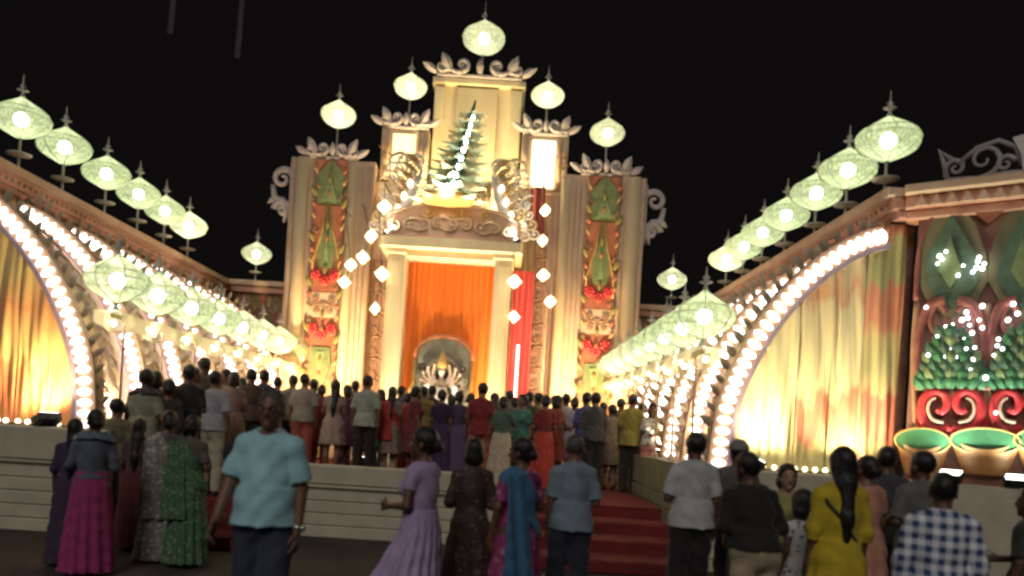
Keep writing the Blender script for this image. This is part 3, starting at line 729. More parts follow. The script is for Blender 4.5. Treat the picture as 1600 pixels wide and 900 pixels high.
    for k in range(24):
        z = 1.15 + k * .255
        for s2 in (-1, 1):
            me_ = (leafD, leafC, scB, leafB)[(k + (s2 > 0)) % 4]
            put('relief_leaf' if me_ is not scB else 'relief_scroll', me_, mpn, (c + s2 * hw * .80, Yf - .055, z), (0, s2 * (.5 if me_ is not scB else 0), 0), (s2 * .7, 1, .7))
        if k % 2: put('relief_leaf', (leafD, leafC)[(k // 2) % 2], mpn, (c, Yf - .08, z), (0, pi * (k // 2 % 2), 0), .6)
    crest(c, zt, 1.12, TD - .05, tw, .85)
    # outer volute bracket
    vx = TX(xo) + sg * .02
    vb = MB().box(min(vx, vx + sg * .06), max(vx, vx + sg * .06), TD + .25, TD + .45, 5.95, 7.3).build('volute_bracket', 'crest', tw)
    for (dx, z, r, a0, s2) in ((.24, 6.95, .26, pi if sg > 0 else 0, -sg), (.20, 6.25, .20, 0 if sg > 0 else pi, sg)):
        p = spiral(vx + sg * dx, z, r, 1.35, a0, s2, TD + .3)
        MB().tube(p, taper(len(p), .085, .03), 8, .8).build('scroll', 'crest', vb, True)
    MB().tube([(vx + sg * .46, TD + .3, 6.8), (vx + sg * .40, TD + .3, 6.5), (vx + sg * .22, TD + .3, 6.48), (vx + sg * .10, TD + .3, 6.15), (vx + sg * .16, TD + .3, 5.95)], [.05, .08, .07, .07, .03], 8, .8).build('scroll', 'crest', vb, True)
    put('acanthus_leaf', leafCR, vb, (vx + sg * .36, TD + .28, 6.52), (0, sg * 2.3, 0), .6)

# wall between pylons and porch, with fretwork strips
for sg, (x0, x1) in ((-1, (-2.12, -1.36)), (1, (.94, 2.10))):
    wl_ = MB().box(TX(x0), TX(x1), TD + .25, TD + .9, .6, 7.0).build('side_wall', 'pinkcream', tw)
    cs = [TX(x0) + .14, TX(x0) + .42] if sg < 0 else [TX(x1) - .34]
    for ci, cx in enumerate(cs):
        s = MB().box(cx - .12, cx + .12, TD + .20, TD + .245, .9, 5.2 if sg < 0 else 6.9).build('fretwork_strip', 'brown', wl_)
        for k in range(17 if sg < 0 else 24):
            put('small_scroll', scB, s, (cx, TD + .18, 1.1 + k * .25), (0, (k % 2) * pi, 0), 1.15)
    if sg > 0:
        pilaster(TX(.96), TX(1.62), .9, 6.9, TD + .245, wl_, 4, 'cream'); pilaster(TX(1.90), TX(2.09), .9, 6.9, TD + .245, wl_, 2, 'pinkcream')
    else:
        pilaster(TX(-1.58), TX(-1.37), .9, 5.2, TD + .245, wl_, 2, 'cream')
up = MB().box(TX(-2.12), TX(2.10), TD + .4, TD + 1.2, 5.4, 7.05).build('upper_wall', 'pinkcream', tw)
for j in range(4): pilaster(TX(-2.1) + j * 1.06, TX(-2.1) + j * 1.06 + .5, 5.5, 7.02, TD + .397, up, 4, 'pinkcream')
# stepped centre
cb = MB().box(TX(-.94), TX(1.10), TD + .6, TD + 1.8, 6.9, 9.52).build('centre_block', 'ivory', tw)
for (a, b, m) in ((-.94, -.70, 'ivory'), (-.45, .55, 'ivory'), (.80, 1.10, 'ivory')):
    MB().bevbox(TX(a), TX(b), TD + .50, TD + .597, 6.95, 9.4, .03).build('raised_panel', m, cb)
MB().bevbox(TX(-1.0), TX(1.16), TD + .46, TD + 1.85, 9.44, 9.60, .03).build('block_cap', 'ivory', cb)
crest(TX(.08), 9.60, 2.0, TD + .42, tw, 1.0)
for sg, x0, x1, zt in ((-1, -2.08, -1.0, 8.28), (1, 1.15, 2.23, 8.32)):
    tr = MB().box(TX(x0), TX(x1), TD + .35, TD + 1.3, 7.06, zt).build('turret', 'ivory', tw)
    pilaster(TX(x0), TX(x0) + .22, 7.08, zt - .05, TD + .347, tr, 1, 'pinkcream'); pilaster(TX(x1) - .26, TX(x1), 7.08, zt - .05, TD + .347, tr, 2, 'pinkcream')
    MB().bevbox(TX(x0) + .26, TX(x1) - .30, TD + .31, TD + .34, 7.12, zt - .12, .015).build('lit_panel', 'litpanel2' if sg < 0 else 'litpanel', tr)
    for k in range(3):
        put('small_scroll', scB, tr, (TX(x1) - .12 if sg > 0 else TX(x0) + .11, TD + .24, 7.3 + k * .28), (0, k % 2 * pi, 0), 1.0)
    crest(TX((x0 + x1) / 2), zt, 1.06, TD + .3, tw, .85)

# porch with the doorway
PD, PC = 17.0, -1.29
pc = thing('porch', 'lit cream porch framing the orange doorway, with a carved pink lintel panel', 'porch', (PC, PD, .6))
for sg in (-1, 1):
    j0, j1 = sorted((PC + sg * .95, PC + sg * 1.32))
    jb = MB().box(j0, j1, PD, PD + 1.42, .6, 5.08).build('jamb', 'ivory', pc)
    MB().bevbox(j0 + .08, j1 - .08, PD - .03, PD - .003, .8, 4.95, .01).build('jamb_panel', 'ivory', jb)
    MB().bevbox(j0 - .04, j1 + .04, PD - .06, PD + 1.44, 5.083, 5.20, .02).build('capital', 'ivory', jb)
MB().bevbox(PC - 1.50, PC + 1.52, PD - .12, PD + 1.44, 5.203, 5.45, .03).build('lintel', 'ivory', pc)
MB().box(PC - .949, PC + .949, PD + .02, PD + 1.44, 5.06, 5.199).build('ceiling', 'cream', pc)
n = 20; arch = [(PC - 1.45, 5.453)] + [(PC - 1.45 * math.cos(pi * k / n), 5.75 + .42 * math.sin(pi * k / n)) for k in range(n + 1)] + [(PC + 1.45, 5.453)]
rp_ = MB().prism(arch[::-1], PD - .03, PD + .25).build('relief_panel', 'peach', pc)
MB().tube([(x, PD - .04, z) for x, z in arch[1:-1]], .035, 6).build('arch_trim', 'pinkcream', rp_, True)
for k in range(9):
    x = PC - 1.2 + k * .30; z = 5.66 + .10 * math.sin(pi * (k + .5) / 9)
    put('relief_scroll', scC, rp_, (x, PD - .06, z), (0, (k % 2) * pi, 0), (1 if k < 5 else -1, 1, 1))
    if k % 2 == 0 and 0 < k < 8: put('relief_scroll', scG, rp_, (x + .1, PD - .06, z + .26), None, (.8 if k < 5 else -.8, .8, .8))
MB().box(PC - 1.5, PC + 1.5, PD + .26, PD + 1.5, 5.455, 5.52).build('porch_roof', 'brown', pc)
# orange curtain at the back of the porch
oc = tag(MB().grid(lambda u, w: (PC - .945 + 1.89 * u, 17.66 + .02 * math.sin(u * 92) * (.4 + .6 * w) + .02 * math.sin(u * 31 + 2), .63 + w * 4.42), 150, 6).build('curtain', 'curtain', None, True), 'glowing orange curtain hanging inside the doorway', 'curtain')
# banners
def cloth(name, label, x0, x1, y, z0, z1, m, folds=4):
    return tag(MB().grid(lambda u, w: (x0 + (x1 - x0) * u, y - .05 + .035 * math.sin(u * folds * 2 * pi) * (.4 + .6 * (1 - w)), z0 + (z1 - z0) * w), 26, 8).build(name, m, None, True), label, 'banner')
cloth('cloth_banner', 'long crimson banner hanging right of the lit doorway', .07, .56, 18.30, 1.0, 5.12, 'banner')
cloth('cloth_banner', 'dark red cloth hanging under the bright right turret', .36, .68, 18.22, 5.95, 7.02, 'darkred', 2)

# leaf cone ornament over the door
lc = thing('leaf_cone', 'tall sea green cone of tiered leaves with a white light strip, above the doorway', 'ornament', (-1.38, 16.95, 6.15))
cb0, cb1 = Vector((-1.40, 16.98, 6.24)), Vector((-.98, 17.35, 8.55))
ax = (cb1 - cb0)
MB().tube([cb0, cb0 + ax * .5, cb1], [.22, .12, .02], 10).build('core', 'darkgreen', lc, True)
MB().lathe([(0, -.14), (.45, -.10), (.66, .02), (.60, .08), (.3, .1)], 22, (cb0.x, cb0.y, cb0.z)).build('base_dish', 'gold', lc, True)
leafX2 = leaf_mesh('cone_leaf_pale', 'ivory', .27, .54, .018, .16)
leafX = leaf_mesh('cone_leaf', 'coneleaf', .27, .54, .018, .16)
for k in range(10):
    u = .08 + k / 11.2; p = cb0 + ax * u; r = 1 - u * .72; nl = 9
    for j in range(nl):
        a = -pi / 2 + (j - nl / 2 + .5) * 2 * pi / nl + (k % 2) * .25
        put('cone_leaf', leafX if (k + j) % 3 else leafX2, lc, p + Vector((math.cos(a), math.sin(a), 0)) * .10 * r, Matrix.Rotation(a + pi / 2, 4, 'Z').to_quaternion().to_matrix().to_4x4().to_euler() if 0 else (1.72, 0, a + pi / 2), (1.35 * r, r, 1.6 * r))
for k in range(9):
    u = .06 + k * .085; p = cb0 + ax * u + Vector((.10, -.55 * (1 - u * .72), .10)) 
    MB().sphere(p, (.05 * (1 - u * .5), .04, .06), 8, 6).build('light', 'coneled', lc, True)
MB().sphere(cb0 + Vector((0, -.62, .06)), (.13, .07, .12), 12, 8).build('light', 'conelight', lc, True)
# carved plumes beside the cone
scW = cscroll_mesh('pale_scroll', 'idolwhite', .13, .035)
for sg, nm in ((-1, 'left'), (1, 'right')):
    pm = thing('scroll_plume', 'pale gilded scroll plume on the porch roof, %s of the green leaf cone' % nm, 'ornament', (PC + sg * 1.0, 17.5, 5.52))
    bx = PC + sg * .95
    MB().tube([(bx + sg * .52, 17.42, 5.55), (bx + sg * .22, 17.42, 6.0), (bx - sg * .0, 17.44, 6.5), (bx - sg * .18, 17.46, 7.0)], [.05, .14, .12, .03], 8, .5).build('plume_stem', 'idolwhite', pm, True)
    for k in range(8):
        for c in range(3):
            z = 5.72 + k * .21 + .05 * c; x = bx + sg * (.42 + .20 * c - .075 * k)
            put(('ivory_scroll', 'pale_scroll', 'pale_scroll')[(k + c) % 3], (scI, scW, scW)[(k + c) % 3], pm, (x, 17.50 + .06 * c, z), (0, sg * (.3 + .35 * k + .5 * c), 0), (sg * .95, 1, .95))
        put('gold_leaf', leafB, pm, (bx + sg * (.25 - .05 * k), 17.44, 5.75 + k * .21), (0, sg * (.5 + .1 * k), 0), 1.1)
    for k in range(4):
        MB().sphere((bx + sg * (.40 - .12 * k), 17.36, 5.85 + .28 * k), (.06, .04, .09), 8, 6).build('light', 'warmled', pm, True)

# lanterns hanging in strings round the porch
lanM = MB().add([(0, 0, .15), (.15, 0, 0), (0, .15, 0), (-.15, 0, 0), (0, -.15, 0), (0, 0, -.15), ], [(0, 4, 1), (0, 1, 2), (0, 2, 3), (0, 3, 4), (5, 1, 4), (5, 2, 1), (5, 3, 2), (5, 4, 3)]).mesh('lantern', 'lantern')
lanB = MB().sphere((0, 0, 0), .06, 8, 6).mesh('lantern_bulb', emis('lantern_bulb', (1, .9, .66), 18), True)
STR = [(541, [(548, 414), (538, 441)], 330, 'outer string left of the doorway'), (567, [(580, 369), (567, 402)], 320, 'second string left of the doorway'),
       (592, [(597, 428), (586, 482)], 330, 'string nearest the left door jamb'), (601, [(601, 323)], 285, 'alone at the left end of the lintel'),
       (803, [(804, 440), (803, 495)], 395, 'string before the crimson banner'), (850, [(852, 329), (848, 376)], 285, 'string under the bright right turret'), (854, [(849, 430), (860, 471)], 385, 'outer string right of the doorway')]
for (sx_, ls_, ty, lab) in STR:
    dd = 16.7; top = at(sx_, ty, dd)
    t = thing('lantern_string', 'glowing diamond paper lanterns: ' + lab if len(ls_) > 1 else 'one glowing diamond paper lantern: ' + lab, 'lanterns', top, 'lantern strings round the doorway')
    pts = [top] + [at(a, b, dd) for a, b in ls_]
    MB().tube(pts, .009, 5).build('cord', 'darkmetal', t)
    MB().tube([top, (top.x, 17.2 if ty > 300 else 18.2, top.z + .02)], .014, 5).build('hook_arm', 'darkmetal', t)
    for k, (a, b) in enumerate(ls_):
        p = at(a, b, dd); l = put('lantern', lanM, t, p, (0, 0, random.uniform(0, 1.5)), random.uniform(.95, 1.15))
        bo = bpy.data.objects.new('bulb', lanB); COL.objects.link(bo); bo.parent = l
    # tassel below
# pink tube light and flood beside the banner
tl = thing('tube_light', 'upright pinkish white tube light in front of the crimson banner', 'tube light', (at(806, 600, 17.4).x, 17.4, .6))
bx = at(806, 600, 17.4).x
MB().lathe([(0, 0), (.14, 0), (.12, .04), (.03, .06), (.03, .9), (0, .9)], 10, (bx, 17.4, .6)).build('stand', 'darkmetal', tl)
MB().lathe([(0, .9), (.03, .91), (.03, 2.75), (0, 2.76)], 10, (bx, 17.4, .6)).build('tube', 'tube', tl, True)
# ---------------------------------------------------------------- lamps of the tower
onion('large round onion lamp crowning the top of the gateway', 'lamps on the gateway', (TX(.10), TD + .9, 9.68), .66, 1.02, .84, 'shellwarm', 'core', False, .46)
onion('onion lamp on the left turret beside the centre block', 'lamps on the gateway', (TX(-1.54), TD + .7, 8.30), .80, .78, .64, 'shellwarm', 'corew', False, .38)
onion('onion lamp on the right turret above the bright white panel', 'lamps on the gateway', (TX(1.69), TD + .7, 8.33), .76, .78, .64, 'shellwarm', 'corew', False, .38)
onion('onion lamp on top of the left carved pylon', 'lamps on the gateway', (TX(-3.10), TD + .3, 7.44), .74, .80, .66, 'shellwarm', 'corew', False, .38)
onion('onion lamp on top of the right carved pylon', 'lamps on the gateway', (TX(3.10), TD + .3, 7.44), .70, .80, .66, 'shellwarm', 'core', False, .38)

# ---------------------------------------------------------------- floodlights (fixtures with their beams)
flood('floodlight on the right plinth edge lighting the yellow curtain', (3.05, 9.62, 1.26), (3.95, 10.0, 3.5), 130, .12, (1, .86, .50), 140)
flood('added fill floodlight on the right plinth edge, below the rust coloured drapes', (4.25, 9.60, 1.26), (4.40, 10.0, 3.8), 105, .09, (1, .86, .50), 150)  # extra lamp, added only to brighten the upper part of the drapes
flood('floodlight on the left plinth edge lighting the orange curtain, seen dark from behind', (at(72, 640, 9.62).x, 9.62, 1.26), (at(30, 500, 10).x, 10.0, 2.7), 130, .13, (1, .78, .42), 155)
flood('floodlight lying below the scarlet curls of the mural panel', tuple(on_panel(1490, 750) and (P0 + NX * .30 + UX * on_panel(1490, 750)[0] + Vector((0, 0, 1.26)))), tuple(P0 + NX * .9 + UX * .5 + Vector((0, 0, 3.4))), 60, .12, (.9, 1, .9), 150)
flood('floodlight at the right edge of the picture below the mural panel', tuple(P0 + NX * .28 + UX * on_panel(1592, 750)[0] + Vector((0, 0, 1.26))), tuple(P0 + NX * .9 + UX * on_panel(1592, 750)[0] + Vector((0, 0, 3.4))), 60, .12, (.9, 1, .9), 150)
flood('floodlight at the foot of the left carved pylon, behind the crowd', (TX(-3.2), 16.7, .61), (TX(-3.1), 18.2, 5.0), 1050, .2, (1, .70, .38), 125)
flood('floodlight at the foot of the right carved pylon, behind the crowd', (TX(3.0), 16.7, .61), (TX(3.1), 18.2, 5.0), 1050, .2, (1, .70, .38), 125)
flood('floodlight at the left door jamb, behind the crowd', (PC - 1.3, 16.2, .61), (PC - 1.2, 17, 3.0), 240, .16, (1, .78, .40), 125)
flood('floodlight at the right door jamb, behind the crowd', (PC + 1.35, 16.2, .61), (PC + 1.3, 17, 3.0), 240, .16, (1, .78, .40), 125)
flood('floodlight on the porch roof aimed up the left half of the centre block', (PC - .50, 17.80, 5.53), (TX(-.5), 18.8, 8.3), 420, .14, (1, .80, .40), 130)
flood('floodlight on the porch roof aimed up the right half of the centre block', (PC + .75, 17.80, 5.53), (TX(.7), 18.8, 8.3), 420, .14, (1, .80, .40), 130)
flood('floodlight inside the porch washing the orange curtain from the left', (PC - .75, 16.75, .61), (PC + .1, 17.66, 3.4), 720, .14, (1, .86, .60), 130)
flood('floodlight inside the porch washing the orange curtain from the right', (PC + .75, 16.75, .61), (PC - .1, 17.66, 3.4), 720, .14, (1, .86, .60), 130)
flood('small floodlight on the porch roof by the left scroll plume', (PC - 1.35, 17.30, 5.53), (PC - .95, 17.5, 6.6), 40, .08, (1, .92, .70), 130)
flood('small floodlight on the porch roof by the right scroll plume', (PC + 1.38, 17.30, 5.53), (PC + 1.0, 17.5, 6.6), 40, .08, (1, .92, .70), 130)
for side, nm in ((-1, 'left'), (1, 'right')):
    for k, d in enumerate((10.6, 13.0, 15.4)):
        flood('added fill floodlight on the %s plinth washing the ribbed vault, %s' % (nm, ('nearest', 'middle', 'farthest')[k] + ' of three'), (SX(side, 3.78), d, 1.26), (SX(side, 4.9), d + .5, 4.0), 48, .08, (1, .86, .66), 150)  # invented fill lamps, put in to brighten vault, leaves and cornice
for sg, nm in ((-1, 'left'), (1, 'right')):
    flood('added tiny floodlight on the %s end of the lintel aimed at the green leaf cone' % nm, (PC + sg * 1.38, 16.93, 5.455), tuple(cb0 + ax * .40), 70, .055, (.96, 1, .92), 100)  # made-up lamps that lift the shaded front of the cone

# ================================================================ FIGURES: distance fields turned into one smooth skin
class Field:
    def __init__(s, lo, hi, h):
        s.lo = np.array(lo, np.float32) - 2 * h; s.h = h
        s.n = np.ceil((np.array(hi) - s.lo) / h).astype(int) + 3
        s.F = np.full(s.n, 1.0, np.float32)
        s.ax = [(s.lo[i] + h * np.arange(s.n[i])).astype(np.float32) for i in range(3)]
    def sl(s, lo, hi, pad=.05):
        a = [max(0, int((lo[i] - pad - s.lo[i]) / s.h)) for i in range(3)]; b = [min(s.n[i], int((hi[i] + pad - s.lo[i]) / s.h) + 2) for i in range(3)]
        return tuple(slice(a[i], max(a[i], b[i])) for i in range(3))
    def xyz(s, q): return (s.ax[0][q[0]][:, None, None], s.ax[1][q[1]][None, :, None], s.ax[2][q[2]][None, None, :])
    def add(s, prim, k=.02):
        fn, lo, hi = prim; q = s.sl(lo, hi)
        if any(x.stop <= x.start for x in q): return
        d = fn(*s.xyz(q)); a = s.F[q]
        h = np.clip(.5 + .5 * (a - d) / k, 0, 1); s.F[q] = a + (d - a) * h - k * h * (1 - h)
    def cut(s, fn): s.F = np.maximum(s.F, fn(*s.xyz((slice(None),) * 3)))
    def bump(s, fn): s.F = s.F + fn(*s.xyz((slice(None),) * 3))
    def mesh(s):
        F, h = s.F, s.h; I = F < 0; nx, ny, nz = F.shape
        cn = [(i, j, k) for i in (0, 1) for j in (0, 1) for k in (0, 1)]
        sub = lambda A, c: A[c[0]:nx - 1 + c[0], c[1]:ny - 1 + c[1], c[2]:nz - 1 + c[2]]
        cnt = sum(sub(I, c).astype(np.int8) for c in cn); act = (cnt > 0) & (cnt < 8)
        idx = np.argwhere(act); 
        if len(idx) == 0: return None, None
        num = np.full(act.shape, -1, np.int64); num[act] = np.arange(len(idx))
        P = np.zeros((len(idx), 3)); W_ = np.zeros(len(idx))
        val = {c: F[idx[:, 0] + c[0], idx[:, 1] + c[1], idx[:, 2] + c[2]] for c in cn}
        for a in cn:
            for ax in range(3):
                if a[ax]: continue
                b = list(a); b[ax] = 1; b = tuple(b); va, vb = val[a], val[b]; m = (va < 0) != (vb < 0)
                t = np.where(m, va / np.where(m, va - vb, 1), 0)
                for c in range(3): P[:, c] += np.where(m, a[c] + (t if c == ax else 0), 0)
                W_ += m
        V = (idx + P / W_[:, None]) * h + s.lo
        Q = []
        for ax in range(3):
            u, v = (ax + 1) % 3, (ax + 2) % 3
            A = np.swapaxes; 
            s0 = [slice(1, -1)] * 3; s0[ax] = slice(0, -1); s1 = list(s0); s1[ax] = slice(1, None)
            a, b = I[tuple(s0)], I[tuple(s1)]; e = np.argwhere(a != b)
            if len(e) == 0: continue
            fl = a[e[:, 0], e[:, 1], e[:, 2]]; base = e.copy()
            for w in (u, v): base[:, w] += 1
            def cell(du, dv):
                c = base.copy(); c[:, u] += du; c[:, v] += dv; return num[c[:, 0], c[:, 1], c[:, 2]]
            q = np.stack([cell(-1, -1), cell(0, -1), cell(0, 0), cell(-1, 0)], 1)
            q[~fl] = q[~fl][:, ::-1]; Q.append(q)
        return V, np.concatenate(Q)
def np_mesh(name, V, Q, m):
    me = bpy.data.meshes.new(name)
    me.vertices.add(len(V)); me.vertices.foreach_set('co', np.ascontiguousarray(V, np.float32).ravel())
    me.loops.add(Q.size); me.loops.foreach_set('vertex_index', Q.astype(np.int32).ravel())
    me.polygons.add(len(Q)); me.polygons.foreach_set('loop_start', np.arange(0, Q.size, 4, dtype=np.int32))
    me.polygons.foreach_set('use_smooth', np.ones(len(Q), bool)); me.update(calc_edges=True)
    me.materials.append(M[m] if isinstance(m, str) else m); return me
V3 = lambda *a: np.array(a, np.float32)
def cone(a, b, r1, r2, clip=None, ys=1.0):
    """round cone; clip=(point, normal) cuts off the side the normal points to"""
    a, b = np.array(a, np.float32), np.array(b, np.float32); ba = b - a; bb = float(ba @ ba) + 1e-9; R = max(r1, r2)
    def fn(X, Y, Z):
        px, py, pz_ = X - a[0], Y - a[1], Z - a[2]
        t = np.clip((px * ba[0] + py * ba[1] + pz_ * ba[2]) / bb, 0, 1)
        d = np.sqrt((px - t * ba[0]) ** 2 + ((py - t * ba[1]) / ys) ** 2 + (pz_ - t * ba[2]) ** 2) - (r1 + (r2 - r1) * t)
        if clip is not None:
            p, n = clip; d = np.maximum(d, (X - p[0]) * n[0] + (Y - p[1]) * n[1] + (Z - p[2]) * n[2])
        return d
    return fn, np.minimum(a, b) - R, np.maximum(a, b) + R
def ell(c, r, yaw=0.0):
    c = np.array(c, np.float32); r = np.array(r, np.float32); cy, sy = math.cos(yaw), math.sin(yaw); R = float(max(r[0], r[1])) if yaw else None
    def fn(X, Y, Z):
        x, y, z = X - c[0], Y - c[1], Z - c[2]
        if yaw: x, y = x * cy + y * sy, -x * sy + y * cy
        k0 = np.sqrt((x / r[0]) ** 2 + (y / r[1]) ** 2 + (z / r[2]) ** 2); k1 = np.sqrt((x / r[0] ** 2) ** 2 + (y / r[1] ** 2) ** 2 + (z / r[2] ** 2) ** 2) + 1e-6
        return k0 * (k0 - 1) / k1
    e = V3(R, R, r[2]) if R else r
    return fn, c - e, c + e
def flare(prof, z0, z1, n=0, amp=0.0, ph=0.0):
    """skirt-like body of revolution: prof = [(z, rx, ry, cx, cy)] from the top down, with n pleats"""
    zs = [p[0] for p in prof][::-1]; col = [np.array([p[i] for p in prof][::-1], np.float32) for i in range(1, 5)]
    def fn(X, Y, Z):
        f = [np.interp(Z.ravel(), zs, c).reshape(Z.shape).astype(np.float32) for c in col]
        x, y = (X - f[2]) / f[0], (Y - f[3]) / f[1]; q = np.sqrt(x * x + y * y) + 1e-6
        d = (q - 1) * np.minimum(f[0], f[1])
        if n:
            a = np.arctan2(y, x); k = np.clip((z1 - Z) / max(z1 - z0, .01), 0, 1)
            d = d + amp * k * np.sin(n * a + ph + 1.3 * np.sin(a * 2 + ph) + 2 * Z)
        return np.maximum(d, np.maximum(z0 - Z, Z - z1))
    mx = max(p[1] + abs(p[3]) for p in prof); my = max(p[2] + abs(p[4]) for p in prof)
    return fn, V3(-mx, -my, z0), V3(mx, my, z1)
def panel(x0, x1, y0, y1, z0, z1, t):
    """hanging cloth sheet from (x0,y0,z1) top to (x1,y1,z0) bottom, half width by x range at each end"""
    def fn(X, Y, Z):
        u = np.clip((z1 - Z) / (z1 - z0), 0, 1); cx = x0[0] + (x1[0] - x0[0]) * u; w = x0[1] + (x1[1] - x0[1]) * u
        cy = y0 + (y1 - y0) * u + .012 * np.sin(45 * (X - cx) + 3 * Z)
        return np.maximum(np.maximum(np.abs(X - cx) - w, np.abs(Y - cy) - t), np.maximum(z0 - Z, Z - z1))
    m = max(x0[1], x1[1])
    return fn, V3(min(x0[0], x1[0]) - m, min(y0, y1) - .05, z0), V3(max(x0[0], x1[0]) + m, max(y0, y1) + .05, z1)

SKIN = [mat('skin_brown', (.20, .10, .062), (.17, .085, .05), 12, .5), mat('skin_deep', (.13, .065, .04), (.11, .05, .032), 12, .5), mat('skin_light', (.36, .22, .15), (.32, .19, .13), 12, .5)]
M['hair'] = mat('black_hair', (.012, .010, .009), (.007, .006, .005), 40, .45, bump=.5, bscale=90, stretch=(1, 1, .25))
M['hairgrey'] = mat('grey_hair', (.10, .09, .08), (.05, .045, .04), 30, .55, bump=.5, bscale=90)
M['eyewhite'] = mat('eye_white', (.6, .58, .54), rough=.3); M['iris'] = mat('iris', (.012, .008, .006), rough=.2); M['lips'] = mat('lips', (.13, .055, .045), rough=.45)
M['leather'] = mat('dark_leather', (.03, .022, .018), rough=.5); M['steel'] = mat('watch_steel', (.6, .6, .58), rough=.25, metal=.8)
CL = {}
def cloth_of(c, k=None):
    if isinstance(c, str): return M[c]
    if c not in CL:
        CL[c] = mat('garment_cloth', c, tuple(x * .78 for x in c), 9, .85, bump=.25, bscale=70, sheen=.1)
    return CL[c]
M['check'] = check_mat('blue_check', (.78, .80, .84), (.02, .05, .16), 15)
M['saree_grey'] = print_mat('grey_floral_cloth', (.24, .23, .20), (.50, .48, .42), 22, .28)
M['saree_green'] = print_mat('green_floral_cloth', (.05, .13, .06), (.22, .26, .16), 26, .22)
M['saree_magenta'] = print_mat('magenta_printed_cloth', (.26, .035, .14), (.50, .22, .36), 14, .22, (.10, .03, .16))
M['dress_dark'] = print_mat('dark_printed_cloth', (.045, .025, .022), (.14, .08, .06), 16, .22)
M['white_print'] = print_mat('white_printed_cloth', (.50, .50, .50), (.12, .12, .15), 20, .26)
M['shawl'] = print_mat('blue_grey_shawl', (.11, .14, .18), (.30, .33, .36), 8, .2)
M['tee_print'] = print_mat('printed_white_tee', (.62, .60, .56), (.10, .09, .09), 12, .2)

